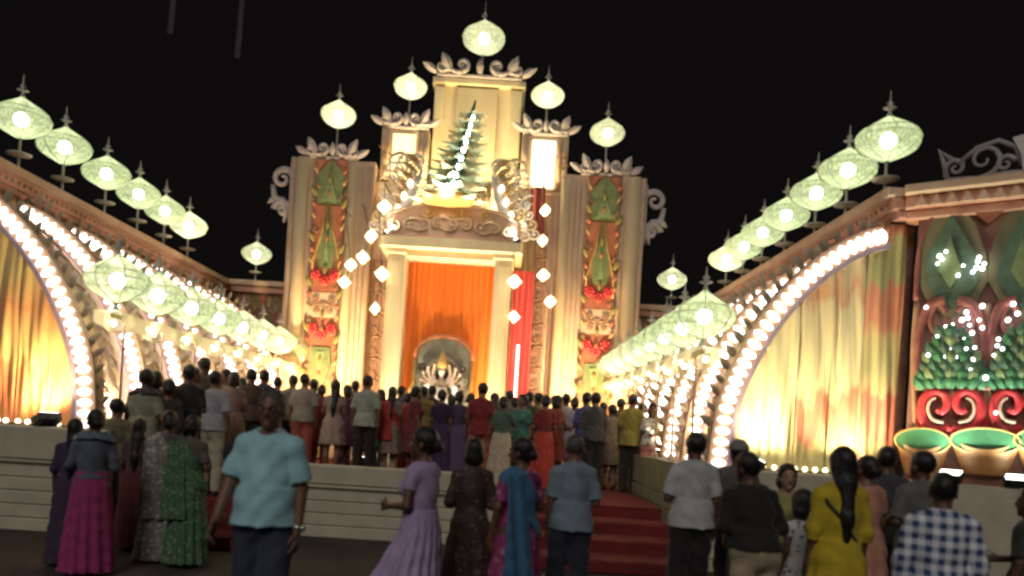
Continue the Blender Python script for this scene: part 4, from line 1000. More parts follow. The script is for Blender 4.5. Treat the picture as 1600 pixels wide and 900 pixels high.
ARMS = dict(down=((.235, -.02, 1.13), (.25, .04, .885)), front=((.25, -.01, 1.13), (.10, .25, 1.10)), phone=((.26, .10, 1.20), (.11, .30, 1.40)),
            hip=((.37, -.06, 1.17), (.20, .06, 1.02)), swing=((.245, .06, 1.14), (.25, .20, .93)), back=((.25, -.10, 1.15), (.26, -.14, .90)),
            up=((.30, .14, 1.42), (.20, .26, 1.66)), reach=((.30, .16, 1.25), (.26, .42, 1.22)), cross=((.24, .03, 1.12), (-.04, .20, 1.16)), out=((.34, -.02, 1.16), (.44, .06, .95)))
def person(label, px, d, H=1.62, yaw=0.0, sex='m', skin=0, arms=('down', 'down'), top=None, bottom=None, hair='short', head_yaw=0.0, legs='stand', near=False, group=None,
           width=1.0, belly=0.0, lean=0.0, child=False, extra=(), py=640, z=None, hairm='hair', seed=0, tilt=0.0, bend=0.0):
    x = at(px, py, d).x
    zf = floor_z(x, d) if z is None else z
    root = thing('person', label, 'person', (x, d, zf), group)
    sc = H / 1.70; vox = .0085 if near else .017
    fem = sex == 'f'
    wS = (.148 if fem else .166) * width; wC = (.130 if fem else .150) * width; wW = (.118 if fem else .145) * width; wH = (.168 if fem else .162) * width
    hs = 1.22 if child else 1.0
    rz = yaw
    def done(F, name, m, parent=None):
        Vv, Q = F.mesh()
        if Vv is None: return None
        if lean: Vv = Vv.copy(); Vv[:, 1] += lean * np.clip(Vv[:, 2] - .9, 0, 2); Vv[:, 0] += tilt * np.clip(Vv[:, 2] - .9, 0, 2)
        elif tilt: Vv = Vv.copy(); Vv[:, 0] += tilt * np.clip(Vv[:, 2] - .9, 0, 2)
        if bend:
            Vv = Vv.copy(); a_ = np.clip((Vv[:, 2] - .80) / .34, 0, 1); a_ = bend * a_ * a_ * (3 - 2 * a_); y_, z_ = Vv[:, 1].copy(), Vv[:, 2] - .92
            Vv[:, 1] = y_ * np.cos(a_) + z_ * np.sin(a_); Vv[:, 2] = .92 - y_ * np.sin(a_) + z_ * np.cos(a_)
        me = np_mesh(name, Vv * sc, Q, m)
        o = bpy.data.objects.new(name, me); COL.objects.link(o); o.parent = parent or root
        return o
    # skeleton
    step = dict(stand=((.0, .01), (.0, -.01)), walk=((.20, .10), (-.22, -.02)), stride=((.26, .14), (-.26, 0)))[legs]
    hip = [V3(-.088 * width, -.005, .90), V3(.088 * width, -.005, .90)]
    kn = [V3(-.095, step[0][1], .48), V3(.095, step[1][1] + .03, .48)]; an = [V3(-.095, step[0][0] - .01, .075), V3(.095, step[1][0] - .01, .075 + (.05 if legs != 'stand' else 0))]
    sh = [V3(-wS + .012, 0, 1.372), V3(wS - .012, 0, 1.372)]
    el, wr = [], []
    for i, sgn in enumerate((-1, 1)):
        e, w = ARMS[arms[i]]; k = width if arms[i] in ('down', 'swing', 'back') else 1
        el.append(V3(sgn * e[0] * k * (wS / .19), e[1], e[2])); wr.append(V3(sgn * w[0] * k * (wS / .19), w[1], w[2]))
    hc = V3(0, .012, 1.585); cy, sy = math.cos(head_yaw), math.sin(head_yaw)
    def hp(x_, y_, z_): return V3(hc[0] + (x_ * cy - y_ * sy) * hs, hc[1] + (x_ * sy + y_ * cy) * hs, 1.50 + (z_ - 1.50) * hs)
    def torso(o):
        L = [(ell((0, 0, 1.26), (wC + o, .105 * width + o, .19 + o)), .05), (cone((0, -.01, 1.405), (-wS + .03, -.005, 1.365), .060 + o, .046 + o), .05), (cone((0, -.01, 1.405), (wS - .03, -.005, 1.365), .060 + o, .046 + o), .05),
             (ell((0, .004 + belly * .4, 1.07), (wW + o, .098 * width + belly + o, .17 + o)), .05), (ell((0, -.012, .93), (wH + o, .118 * width + o, .13 + o)), .05)]
        if fem: L += [(ell((-.062, .085, 1.26), (.062 + o, .055 + o, .062 + o)), .03), (ell((.062, .085, 1.26), (.062 + o, .055 + o, .062 + o)), .03)]
        return L
    fat = 1.0 if not fem else .88
    # body
    Fb = Field((-.62, -.42, 0), (.62, .62, 1.86 if not child else 1.95), vox)
    for p, k in torso(0): Fb.add(p, k)
    for i in (0, 1):
        Fb.add(cone(hip[i], kn[i], .082 * fat + .004, .055), .04); Fb.add(cone(kn[i], an[i], .054, .036), .02); Fb.add(ell((kn[i] + an[i]) / 2 + V3(0, -.02, .06), (.05, .05, .12)), .03)
        Fb.add(cone(an[i] + V3(0, -.02, -.035), an[i] + V3(0, .15, -.05), .036, .028), .02)
        Fb.add(cone(sh[i], el[i], .050 * fat, .040 * fat), .03); Fb.add(cone(el[i], wr[i], .040 * fat, .027 * fat), .015)
        a = wr[i] - el[i]; a = a / np.linalg.norm(a); u = np.cross(a, V3(1, 0, 0)) if abs(a[0]) < .8 else np.cross(a, V3(0, 0, 1)); u = u / np.linalg.norm(u)
        c = np.cross(a, u); c = c / np.linalg.norm(c)
        if c[0] * (-1 if i else 1) < 0: c = -c
        if u[1] < 0 and abs(a[1]) < .7: u = -u
        if abs(a[1]) >= .7 and u[2] < 0: u = -u
        w = wr[i]; kb = w + a * .085
        for q in (-.022, 0, .022): Fb.add(cone(w + u * q * .6, kb + u * q * 1.1, .015, .0135), .014)
        for f, (q, l) in enumerate(((.033, .040), (.0115, .046), (-.0105, .043), (-.031, .034))):
            p0 = kb + u * q; p1 = p0 + (a * .92 + c * .30) * l + u * q * .12; p2 = p1 + (a * .62 + c * .70) * l * .85
            Fb.add(cone(p0, p1, .0098, .0088), .006); Fb.add(cone(p1, p2, .0088, .0078), .006)
        t0 = w + a * .025 + u * .026; t1 = t0 + a * .035 + u * .030 + c * .012; t2 = t1 + a * .034 + u * .004 + c * .012
        Fb.add(cone(t0, t1, .013, .0105), .008); Fb.add(cone(t1, t2, .0105, .009), .005)
    Fb.add(cone((0, -.012, 1.40), hp(0, -.012, 1.53), .062 if not fem else .052, .052 if not fem else .045), .03)
    Fb.add(ell(hp(0, -.012, 1.615), (.075 * hs, .094 * hs, .088 * hs), head_yaw), .02); Fb.add(ell(hp(0, .020, 1.555), (.060 * hs, .074 * hs, .080 * hs), head_yaw), .03)
    Fb.add(cone(hp(0, .072, 1.49), hp(0, .078, 1.50), .022 * hs, .020 * hs), .02)
    Fb.add(cone(hp(0, .090, 1.598), hp(0, .106, 1.562), .009, .014), .012); Fb.add(cone(hp(-.014, .095, 1.556), hp(.014, .095, 1.556), .009, .009), .008)
    for sgn in (-1, 1):
        Fb.add(ell(hp(sgn * .077, -.01, 1.575), (.012, .022, .033), head_yaw), .008); Fb.add(cone(hp(sgn * .016, .086, 1.612), hp(sgn * .045, .076, 1.612), .010, .008), .012)
    body = done(Fb, 'body', SKIN[skin])
    facing = math.cos(yaw + head_yaw) < .6
    if facing:
        for nm, sgn in (('eye', -1), ('eye', 1)):
            mb = MB().sphere(tuple(hp(sgn * .031, .079, 1.593) * sc), (.0135 * sc, .008 * sc, .0085 * sc), 10, 6); eo = new_obj('eye', mb.mesh('eye', 'eyewhite', True), root, wloc(root))
            mi = MB().sphere(tuple(hp(sgn * .031, .086, 1.593) * sc), (.006 * sc, .004 * sc, .006 * sc), 8, 5); io = new_obj('iris', mi.mesh('iris', 'iris', True), None, (0, 0, 0)); io.parent = eo; io.location = (0, 0, 0)
            br = MB().tube([tuple(hp(sgn * q, .089 - abs(q - .03) * .25, zz) * sc) for q, zz in ((.013, 1.614), (.03, 1.621), (.048, 1.613))], .0045 * sc, 6, 1); new_obj('eyebrow', br.mesh('eyebrow', hairm, True), root, wloc(root))
        lp = MB().tube([tuple(hp(q, .090 - abs(q) * .3, 1.527) * sc) for q in (-.024, -.01, 0, .01, .024)], [.003 * sc, .007 * sc, .0075 * sc, .007 * sc, .003 * sc], 6, 1); new_obj('mouth', lp.mesh('mouth', 'lips', True), root, wloc(root))
    # hair
    if hair:
        Fh = Field((-.2, -.26, .95 if hair in ('long', 'braid') else 1.36), (.2, .2, 1.90), vox * .8)
        r = .010 if hair != 'thin' else .004
        Fh.add(ell(hp(0, -.016, 1.622), ((.077 + r) * hs, (.095 + r) * hs, (.090 + r * 1.4) * hs), head_yaw), .01)
        f0 = hp(0, .055, 1.64); fd = V3(-sy, cy, 0)
        def face_cut(X, Y, Z): return (X - f0[0]) * fd[0] + (Y - f0[1]) * fd[1] - (Z - f0[2]) * .55
        Fh.cut(face_cut)
        low = 1.545 if hair == 'short' else 1.56 if hair == 'thin' else 1.50
        Fh.cut(lambda X, Y, Z: low - Z + 0 * X + 0 * Y if hair in ('short', 'thin') else -1 + 0 * X + 0 * Y + 0 * Z)
        if hair == 'long':
            Fh.add(ell(hp(0, -.075, 1.50), (.082 * hs, .045, .14)), .03); Fh.add(cone(hp(0, -.09, 1.45), (0, -.125, 1.20), .062, .045, None, .7), .04); Fh.add(cone((0, -.125, 1.22), (.0, -.128, 1.04), .048, .02, None, .7), .03)
        if hair == 'bob': Fh.add(ell(hp(0, -.05, 1.54), (.094 * hs, .072 * hs, .085 * hs), head_yaw), .03)
        if hair == 'bun': Fh.add(ell(hp(0, -.115, 1.575), (.048 * hs, .042 * hs, .046 * hs)), .012); Fh.add(ell(hp(0, -.06, 1.57), (.07 * hs, .05 * hs, .06 * hs)), .02)
        if hair == 'braid':
            for k in range(8): Fh.add(ell((.012 * (-1) ** k, -.115 - .006 * k, 1.50 - .062 * k), (.034 - .002 * k, .028, .040)), .012)
        Fh.bump(lambda X, Y, Z: .0022 * np.sin(160 * X + 30 * Z) * np.sin(120 * Y + 17 * X + seed))
        done(Fh, 'hair', hairm)
    # garments
    rnd = seed * 1.7
    def folds(a=.004): return lambda X, Y, Z: a * (np.sin(26 * Z + 9 * X + rnd) * np.sin(17 * X - 8 * Z + rnd) + .7 * np.sin(41 * Z + 23 * Y + rnd * 2 + 6 * np.sin(9 * X)))
    if bottom:
        kind, col = bottom[0], bottom[1]; m = cloth_of(col)
        if kind in ('trousers', 'shorts', 'leggings'):
            o = {'trousers': .020, 'shorts': .03, 'leggings': .010}[kind]; hem = {'trousers': .07, 'shorts': .50, 'leggings': .09}[kind]
            Fg = Field((-.34, -.42, hem - .02), (.34, .42, 1.12), vox * 1.05)
            Fg.add(ell((0, -.012, .95), (wH + o, .118 * width + o + belly * .5, .17)), .04)
            for i in (0, 1):
                Fg.add(cone(hip[i], kn[i], .092 * fat + o * .8, .064 + o), .04); Fg.add(cone(kn[i], an[i] + V3(0, 0, -.02), .064 + o, .050 + o), .02)
            Fg.cut(lambda X, Y, Z: np.maximum(hem - Z, Z - (1.04 if not top or top[3] > .95 or any(e[0] == 'belt' for e in extra) else .96)) + 0 * X + 0 * Y); Fg.bump(folds(.005)); done(Fg, kind if kind != 'leggings' else 'leggings', m)
            for i in (0, 1):
                Fs = Field(an[i] - V3(.08, .12, .09), an[i] + V3(.08, .22, .08), vox); Fs.add(cone(an[i] + V3(0, -.03, -.03), an[i] + V3(0, .16, -.045), .044, .036), .02)
                zc = an[i][2] - .075
                Fs.cut(lambda X, Y, Z: zc - Z + 0 * X + 0 * Y); done(Fs, 'shoe', 'leather')
        else:
            prof, npl, amp = bottom[2], bottom[3], bottom[4]
            mx = max(abs(p[3]) + p[1] for p in prof) + .06; my = max(abs(p[4]) + p[2] for p in prof) + .06
            Fg = Field((-mx, -my, prof[-1][0] - .02), (mx, my, prof[0][0] + .02), vox * 1.1)
            Fg.add(flare(prof, prof[-1][0], prof[0][0], npl, amp, rnd), .02); Fg.bump(folds(.004)); done(Fg, kind, m)
    if top:
        kind, col = top[0], top[1]; m = cloth_of(col); sl = top[2]; hem = top[3]; o = .016 if kind not in ('shirt', 'jacket', 'kurta') else .022
        lo = hem - .03
        Fg = Field((-.66, -.40, lo), (.66, .62, 1.52), vox * 1.05)
        for p, k in torso(o): Fg.add(p, k)
        if hem < .88:
            Fg.add(flare([(1.05, wW + o + .005, .115 + o + belly, 0, 0), (.92, wH + o + .006, .135 + o, 0, -.01), (hem, wH + (.05 if fem else .03) + o, .16 + o, 0, 0)], hem, 1.05, 9, .012, rnd), .03)
        elif kind in ('shirt', 'tshirt'):
            Fg.add(flare([(1.12, wW + o + .012, .11 * width + o + belly * .9, 0, 0), (hem, wH + o + .024, .148 * width + o + belly * .6, 0, -.006)], hem, 1.12), .03)
        for i in (0, 1):
            if sl <= 1: e = sh[i] + (el[i] - sh[i]) * sl; n_ = (el[i] - sh[i]) / np.linalg.norm(el[i] - sh[i]); Fg.add(cone(sh[i], sh[i] + (el[i] - sh[i]) * min(1, sl + .1), .048 * fat + o * .6, .048 * fat + o * (1.0 if kind in ('shirt', 'tshirt') else .5), (e, n_)), .03)
            else:
                e = el[i] + (wr[i] - el[i]) * (sl - 1); n_ = (wr[i] - el[i]) / np.linalg.norm(wr[i] - el[i])
                Fg.add(cone(sh[i], el[i], .050 * fat + o * .8, .045 * fat + o * .8), .03); Fg.add(cone(el[i], el[i] + (wr[i] - el[i]) * min(1, sl - 1 + .08), .047 * fat + o * .8, .036 + o * .6, (e, n_)), .015)
        nb = V3(0, .02, 1.50); nr = .085 if not fem else .10
        def neck(X, Y, Z): return nr - np.sqrt((X - nb[0]) ** 2 + (Y - nb[1]) ** 2 * .8 + ((Z - nb[2]) * 1.1) ** 2)
        Fg.cut(neck); Fg.cut(lambda X, Y, Z: hem - Z + 0 * X + 0 * Y); Fg.bump(folds(.0045)); done(Fg, kind, m)
        if kind == 'shirt':
            Fc = Field((-.14, -.14, 1.38), (.14, .16, 1.56), vox * .8); Fc.add(cone((0, -.015, 1.40), (0, -.018, 1.475), .080, .070), .01); Fc.cut(lambda X, Y, Z: np.maximum(1.425 - Z + 0 * X - .3 * np.maximum(Y, 0), Z - 1.478)); Fc.cut(lambda X, Y, Z: .060 - np.sqrt(X ** 2 + (Y + .015) ** 2) + 0 * Z)
            Fc.cut(lambda X, Y, Z: (Y - .03) * .6 - np.abs(X) * 1.0 + (Z - 1.46) * .5 + 0 * X if 0 else Z * 0 - 1 + 0 * X + 0 * Y); done(Fc, 'collar', m)
    for ex in extra:
        k = ex[0]
        if k == 'belt':
            Fg = Field((-.3, -.3, .95), (.3, .3, 1.06), vox * .8); Fg.add(flare([(1.035, wW + .040, .128 * width + belly, 0, -.004), (.985, wH + .030, .148 * width + belly * .7, 0, -.008)], .985, 1.03), .01); done(Fg, 'belt', 'leather')
        if k == 'watch':
            i = ex[1]; a = (wr[i] - el[i]); a = a / np.linalg.norm(a); p = wr[i] - a * .012; t = np.linspace(0, 1, 2)
            MBw = MB().tube([tuple((p - a * .016) * sc), tuple((p + a * .016) * sc)], .036 * sc, 12); MBw.sphere(tuple((p + V3(-.03 if i == 0 else .03, .0, 0)) * sc), .020 * sc, 8, 6); new_obj('watch', MBw.mesh('watch', 'steel', True), root, wloc(root))
        if k == 'glasses':
            b = MB()
            for sgn in (-1, 1):
                b.tube([tuple(hp(sgn * (.032 + .021 * math.cos(q)), .098, 1.594 + .017 * math.sin(q)) * sc) for q in np.linspace(0, 2 * pi, 13)], .0025 * sc, 5); b.tube([tuple(hp(sgn * .053, .096, 1.598) * sc), tuple(hp(sgn * .08, -.01, 1.60) * sc)], .002 * sc, 5)
            b.tube([tuple(hp(-.011, .1, 1.598) * sc), tuple(hp(.011, .1, 1.598) * sc)], .0025 * sc, 5); new_obj('spectacles', b.mesh('spectacles', 'darkmetal'), root, wloc(root))
        if k == 'pallu':
            m = cloth_of(ex[1]); th = .016 if near else .024
            Fg = Field((-.40, -.34, .45), (.40, .32, 1.50), vox * 1.05)
            for p, kk in torso(.032): Fg.add(p, kk)
            n_ = V3(.80, 0, .60); c0 = float(n_ @ V3(-.13, 0, 1.42))
            Fg.cut(lambda X, Y, Z: np.abs((X + .06) * .80 - (Z - 1.30) * -.60 * 1) - .10 + 0 * Y); Fg.cut(lambda X, Y, Z: Z - 1.475 + 0 * X + 0 * Y)
            Fg.add(panel((-.12, .085), (-.08, .15), -.128, -.19, ex[2] if len(ex) > 2 else .62, 1.42, th), .03); Fg.bump(folds(.004)); done(Fg, 'pallu', m)
        if k == 'shawl':
            m = cloth_of(ex[1]); Fg = Field((-.42, -.30, 1.02), (.42, .30, 1.56), vox * 1.05)
            Fg.add(flare([(1.50, .10, .10, 0, 0), (1.43, .20, .13, 0, 0), (1.30, .255, .17, 0, 0), (1.12, .27, .185, 0, .01)], 1.12 if len(ex) < 3 else ex[2], 1.49, 8, .012, rnd), .02); Fg.cut(lambda X, Y, Z: .075 - np.sqrt(X ** 2 + Y ** 2) + np.maximum(0, 1.43 - Z) * 3); Fg.bump(folds(.006)); done(Fg, 'shawl', m)
        if k == 'strap':
            Fg = Field((-.30, -.26, .85), (.30, .26, 1.48), vox)
            for p, kk in torso(.030): Fg.add(p, kk)
            Fg.cut(lambda X, Y, Z: np.abs(X * .78 + (Z - 1.16) * .62 * (1 if ex[1] > 0 else -1)) - .014 + 0 * Y); Fg.cut(lambda X, Y, Z: .95 - Z + 0 * X + 0 * Y); done(Fg, 'bag_strap', 'leather')
        if k == 'cap':
            Fg = Field((-.16, -.2, 1.55), (.16, .26, 1.80), vox * .8); Fg.add(ell(hp(0, -.014, 1.635), (.094, .112, .098), head_yaw), .01); Fg.cut(lambda X, Y, Z: 1.615 - Z + 0 * X + 0 * Y); Fg.add(ell(hp(0, .12, 1.63), (.065, .06, .012), head_yaw), .01); done(Fg, 'cap', cloth_of(ex[1]))
        if k == 'bag':
            i = ex[1]; p = wr[i] * sc; b = MB()
            b.bevbox(p[0] - .10, p[0] + .10, p[1] - .05, p[1] + .06, p[2] - .36, p[2] - .12, .03); b.tube([(p[0] - .07, p[1], p[2] - .12), (p[0] - .05, p[1], p[2] - .02), (p[0] + .05, p[1], p[2] - .02), (p[0] + .07, p[1], p[2] - .12)], .008, 6)
            ob = new_obj('hand_bag', b.mesh('hand_bag', cloth_of(ex[2])), root, wloc(root))
    root.rotation_euler = (0, 0, rz)
    return root
def skirt(top_z, hem, w0=.17, w1=.26, cx=0.0, cy=0.0, d0=.13, d1=.2):
    m = (top_z + hem) / 2
    return [(top_z, w0 * .86, d0 * .9, 0, 0), (.93, w0 + .012, d0 + .01, 0, -.008), (min(m, .88), (w0 * .45 + w1 * .55), (d0 * .45 + d1 * .55), cx * .4, cy * .4), (hem, w1, d1, cx, cy)]
def saree(col, hem=.03, w1=.25, n=13, amp=.014, **k): return ('skirt', col, skirt(1.06, hem, .172, w1, **k), n, amp)

# ================================================================ THE PEOPLE
GF, GS = 'people on the ground in front of the stage', 'people on the stage watching the doorway'
TR = lambda c: ('trousers', c)
NAVY, BLACK, GREY, KHAKI, WHITE = (.022, .026, .045), (.014, .013, .014), (.12, .12, .13), (.36, .31, .21), (.60, .58, .52)
PI2 = pi / 2
# ---- nearest, on the ground
person('man in a light blue polo shirt and glasses walking towards the camera', 420, 4.9, 1.72, pi - .12, 'm', 0, ('down', 'swing'), ('shirt', (.40, .70, .76), .85, .90), TR((.035, .045, .07)), 'thin', .1, 'walk', True, GF, 1.0, .045, extra=(('belt',), ('watch', 0), ('glasses',)), py=730, hairm='hairgrey', seed=1)
person('woman in a long flowing lavender dress, turned to the left', 662, 5.5, 1.54, 1.05, 'f', 1, ('front', 'swing'), ('dress', (.46, .34, .56), .55, .98), ('skirt', (.46, .34, .56), skirt(1.10, .03, .178, .36, -.14, .16, d1=.34), 17, .026), 'bun', .3, 'stand', True, GF, py=720, seed=2)
person('woman in a dark printed dress between the lavender dress and the magenta saree', 738, 6.3, 1.47, .1, 'f', 1, ('front', 'front'), ('blouse', 'dress_dark', 1.2, .95), saree('dress_dark', .04, .27), 'bob', 0, 'stand', True, GF, py=760, seed=3)
person('woman in a magenta printed saree with a shining blue pallu', 812, 6.0, 1.50, .6, 'f', 1, ('down', 'front'), ('blouse', 'saree_magenta', .8, 1.0), saree('saree_magenta', .03, .29), 'bun', .5, 'stand', True, GF, 1.1, extra=(('pallu', (.05, .16, .30), .5),), py=760, seed=4)
person('man in a grey blue shirt right of the magenta saree', 895, 6.4, 1.55, .1, 'm', 0, ('down', 'front'), ('shirt', (.20, .26, .32), .9, .88), TR(NAVY), 'thin', -.2, 'walk', True, GF, .95, py=760, hairm='hairgrey', seed=5)
person('man in a pale grey shirt at the right end of the red steps', 1083, 6.8, 1.62, .05, 'm', 1, ('front', 'down'), ('shirt', (.48, .50, .50), .9, .88), TR(BLACK), 'short', .2, 'stand', True, GF, py=760, seed=6)
person('man in a black shirt and beige trousers left of the yellow kurta', 1184, 5.6, 1.50, .25, 'm', 1, ('front', 'front'), ('tshirt', (.016, .015, .014), 1.5, .97), TR((.46, .37, .25)), 'short', .35, 'stand', True, GF, 1.16, py=800, tilt=-.16, extra=(('belt',),), seed=7)
person('person in a grey cap behind the bending man', 1152, 7.4, 1.58, .1, 'm', 1, ('down', 'down'), ('tshirt', (.10, .10, .10), .9, .86), TR(BLACK), 'short', .1, 'stand', False, GF, py=740, extra=(('cap', (.22, .21, .19)),), seed=8)
person('dark haired person between the grey cap and the olive top', 1172, 7.0, 1.44, -.2, 'm', 1, ('down', 'down'), ('tshirt', (.05, .05, .05), .9, .86), TR(BLACK), 'short', -.2, 'stand', False, GF, py=740, seed=21)
person('short haired woman in an olive top facing the camera', 1228, 6.3, 1.42, pi - .3, 'f', 2, ('front', 'down'), ('kurta', (.34, .33, .10), .8, .62), ('leggings', (.10, .10, .09)), 'bob', .2, 'stand', True, GF, py=790, seed=9)
person('child in a white printed frock with black hair, beside the yellow kurta', 1252, 5.9, 1.22, .3, 'f', 1, ('down', 'front'), ('blouse', 'white_print', .4, .9), ('skirt', 'white_print', skirt(1.05, .42, .185, .30), 11, .02), 'bob', -.3, 'stand', True, GF, child=True, py=820, seed=10)
person('woman in a yellow kurta with long black hair and a cross strap', 1313, 5.3, 1.58, .05, 'f', 1, ('down', 'down'), ('kurta', (.55, .42, .02), 1.3, .55), ('leggings', (.42, .34, .04)), 'long', .05, 'stand', True, GF, 1.0, extra=(('strap', 1),), py=780, seed=11)
person('woman in a peach top half hidden right of the yellow kurta', 1352, 6.4, 1.52, .2, 'f', 0, ('down', 'down'), ('kurta', (.55, .26, .18), .7, .60), ('leggings', (.12, .05, .08)), 'bun', .2, 'stand', False, GF, py=780, seed=12)
person('man in a dark grey jacket standing behind the yellow kurta, facing the mural', 1382, 7.0, 1.60, -.15, 'm', 1, ('down', 'down'), ('jacket', (.055, .055, .06), 1.85, .84), TR((.10, .11, .15)), 'short', -.2, 'stand', True, GF, py=780, seed=13)
person('man in a plain grey shirt left of the blue check shirt', 1438, 6.2, 1.58, .2, 'm', 1, ('front', 'front'), ('shirt', (.13, .13, .12), .9, .88), TR((.20, .21, .24)), 'short', .2, 'stand', True, GF, py=780, seed=14)
person('person in a blue and white checked shirt, nearest on the right', 1470, 4.6, 1.47, -.25, 'm', 1, ('down', 'down'), ('shirt', 'check', 1.7, .80), TR((.03, .05, .10)), 'short', -.2, 'stand', True, GF, 1.05, py=840, seed=15)
person('person in dark clothes cut off by the right edge of the picture', 1612, 5.2, 1.40, .6, 'm', 1, ('down', 'front'), ('tshirt', (.03, .04, .03), .9, .84), TR(BLACK), 'short', .3, 'stand', False, GF, py=820, seed=16)
person('woman in a magenta saree with a blue grey shawl, by the left plinth', 143, 7.4, 1.50, .35, 'f', 1, ('front', 'front'), ('blouse', (.10, .12, .16), 1.3, 1.0), ('skirt', (.36, .035, .16), skirt(1.08, .03, .175, .26), 12, .015), 'bun', .3, 'stand', True, GF, 1.08, extra=(('shawl', 'shawl'),), py=760, seed=17)
person('person in a dark violet dress close beside the magenta saree at the far left', 112, 7.7, 1.40, .2, 'f', 1, ('down', 'down'), ('blouse', (.045, .03, .07), 1.2, 1.0), saree((.05, .025, .06), .04, .24), 'long', .2, 'stand', False, GF, py=760, seed=18)
person('woman in a grey floral saree before the left steps', 258, 8.2, 1.52, .15, 'f', 1, ('front', 'front'), ('blouse', (.10, .095, .08), .8, 1.0), saree('saree_grey', .03, .30), 'bun', .2, 'stand', True, GF, 1.08, extra=(('pallu', 'saree_grey', .5),), py=760, seed=19)
person('woman in a green floral saree beside the grey floral saree', 296, 8.0, 1.49, -.1, 'f', 1, ('down', 'front'), ('blouse', (.12, .11, .08), .8, 1.0), saree('saree_green', .05, .25), 'bun', 0, 'stand', True, GF, extra=(('pallu', 'saree_green', .55),), py=760, seed=20)
person('person in a dark red dress half hidden behind the grey floral saree', 212, 8.7, 1.42, .1, 'f', 1, ('down', 'down'), ('blouse', (.08, .05, .045), .8, 1.0), saree((.12, .02, .025), .05, .22), 'long', .1, 'stand', False, GF, py=760, seed=21)
# ---- on the left steps and behind
L_ = [
 ('man in an olive shirt and dark trousers on the left steps', 183, 9.75, 1.62, .2, 'm', ('tshirt', (.24, .22, .12), .9, .88), TR(BLACK), 'short'),
 ('man in a pale green shirt on the left steps with a dark scarf', 226, 9.9, 1.70, -.1, 'm', ('shirt', (.42, .44, .30), .9, .88), TR((.36, .38, .26)), 'short'),
 ('woman in dark brown on the left steps behind the grey floral saree', 262, 10.0, 1.60, .1, 'f', ('kurta', (.06, .045, .035), 1.3, .5), ('leggings', BLACK), 'bun'),
 ('man in a black shirt beside the white shirt on the left steps', 292, 10.3, 1.66, .1, 'm', ('tshirt', (.03, .028, .026), .9, .88), TR((.05, .05, .06)), 'short'),
 ('man in a white shirt and cream trousers on the left steps', 334, 10.4, 1.60, -.1, 'm', ('shirt', (.52, .53, .58), .9, .90), TR((.46, .44, .30)), 'short'),
 ('woman in a dull pink kurta right of the cream trousers', 363, 11.2, 1.50, .3, 'f', ('kurta', (.42, .26, .20), .8, .55), ('leggings', (.2, .1, .1)), 'bob'),
 ('man in a dark checked shirt behind the man in the light blue polo', 390, 12.2, 1.60, .1, 'm', ('shirt', (.10, .06, .05), .9, .88), TR(BLACK), 'short'),
 ('tall dark haired man at the back of the left steps group', 316, 12.0, 1.72, .1, 'm', ('shirt', (.14, .12, .10), .9, .88), TR(BLACK), 'short'),
 ('woman in a rust saree at the back of the left group', 277, 12.2, 1.60, .1, 'f', ('blouse', (.20, .07, .04), .8, 1.0), saree((.22, .08, .04)), 'bun'),
]
for k, (lab, px, d, H, yw, sx_, tp, bt, hr) in enumerate(L_):
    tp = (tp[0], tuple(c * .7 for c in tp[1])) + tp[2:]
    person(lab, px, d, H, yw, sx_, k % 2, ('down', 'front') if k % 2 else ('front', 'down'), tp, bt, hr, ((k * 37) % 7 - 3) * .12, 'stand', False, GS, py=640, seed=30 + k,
           extra=(('shawl', (.06, .055, .05), 1.25),) if k == 1 else (('bag', 1, (.02, .02, .025)),) if k == 4 else ())
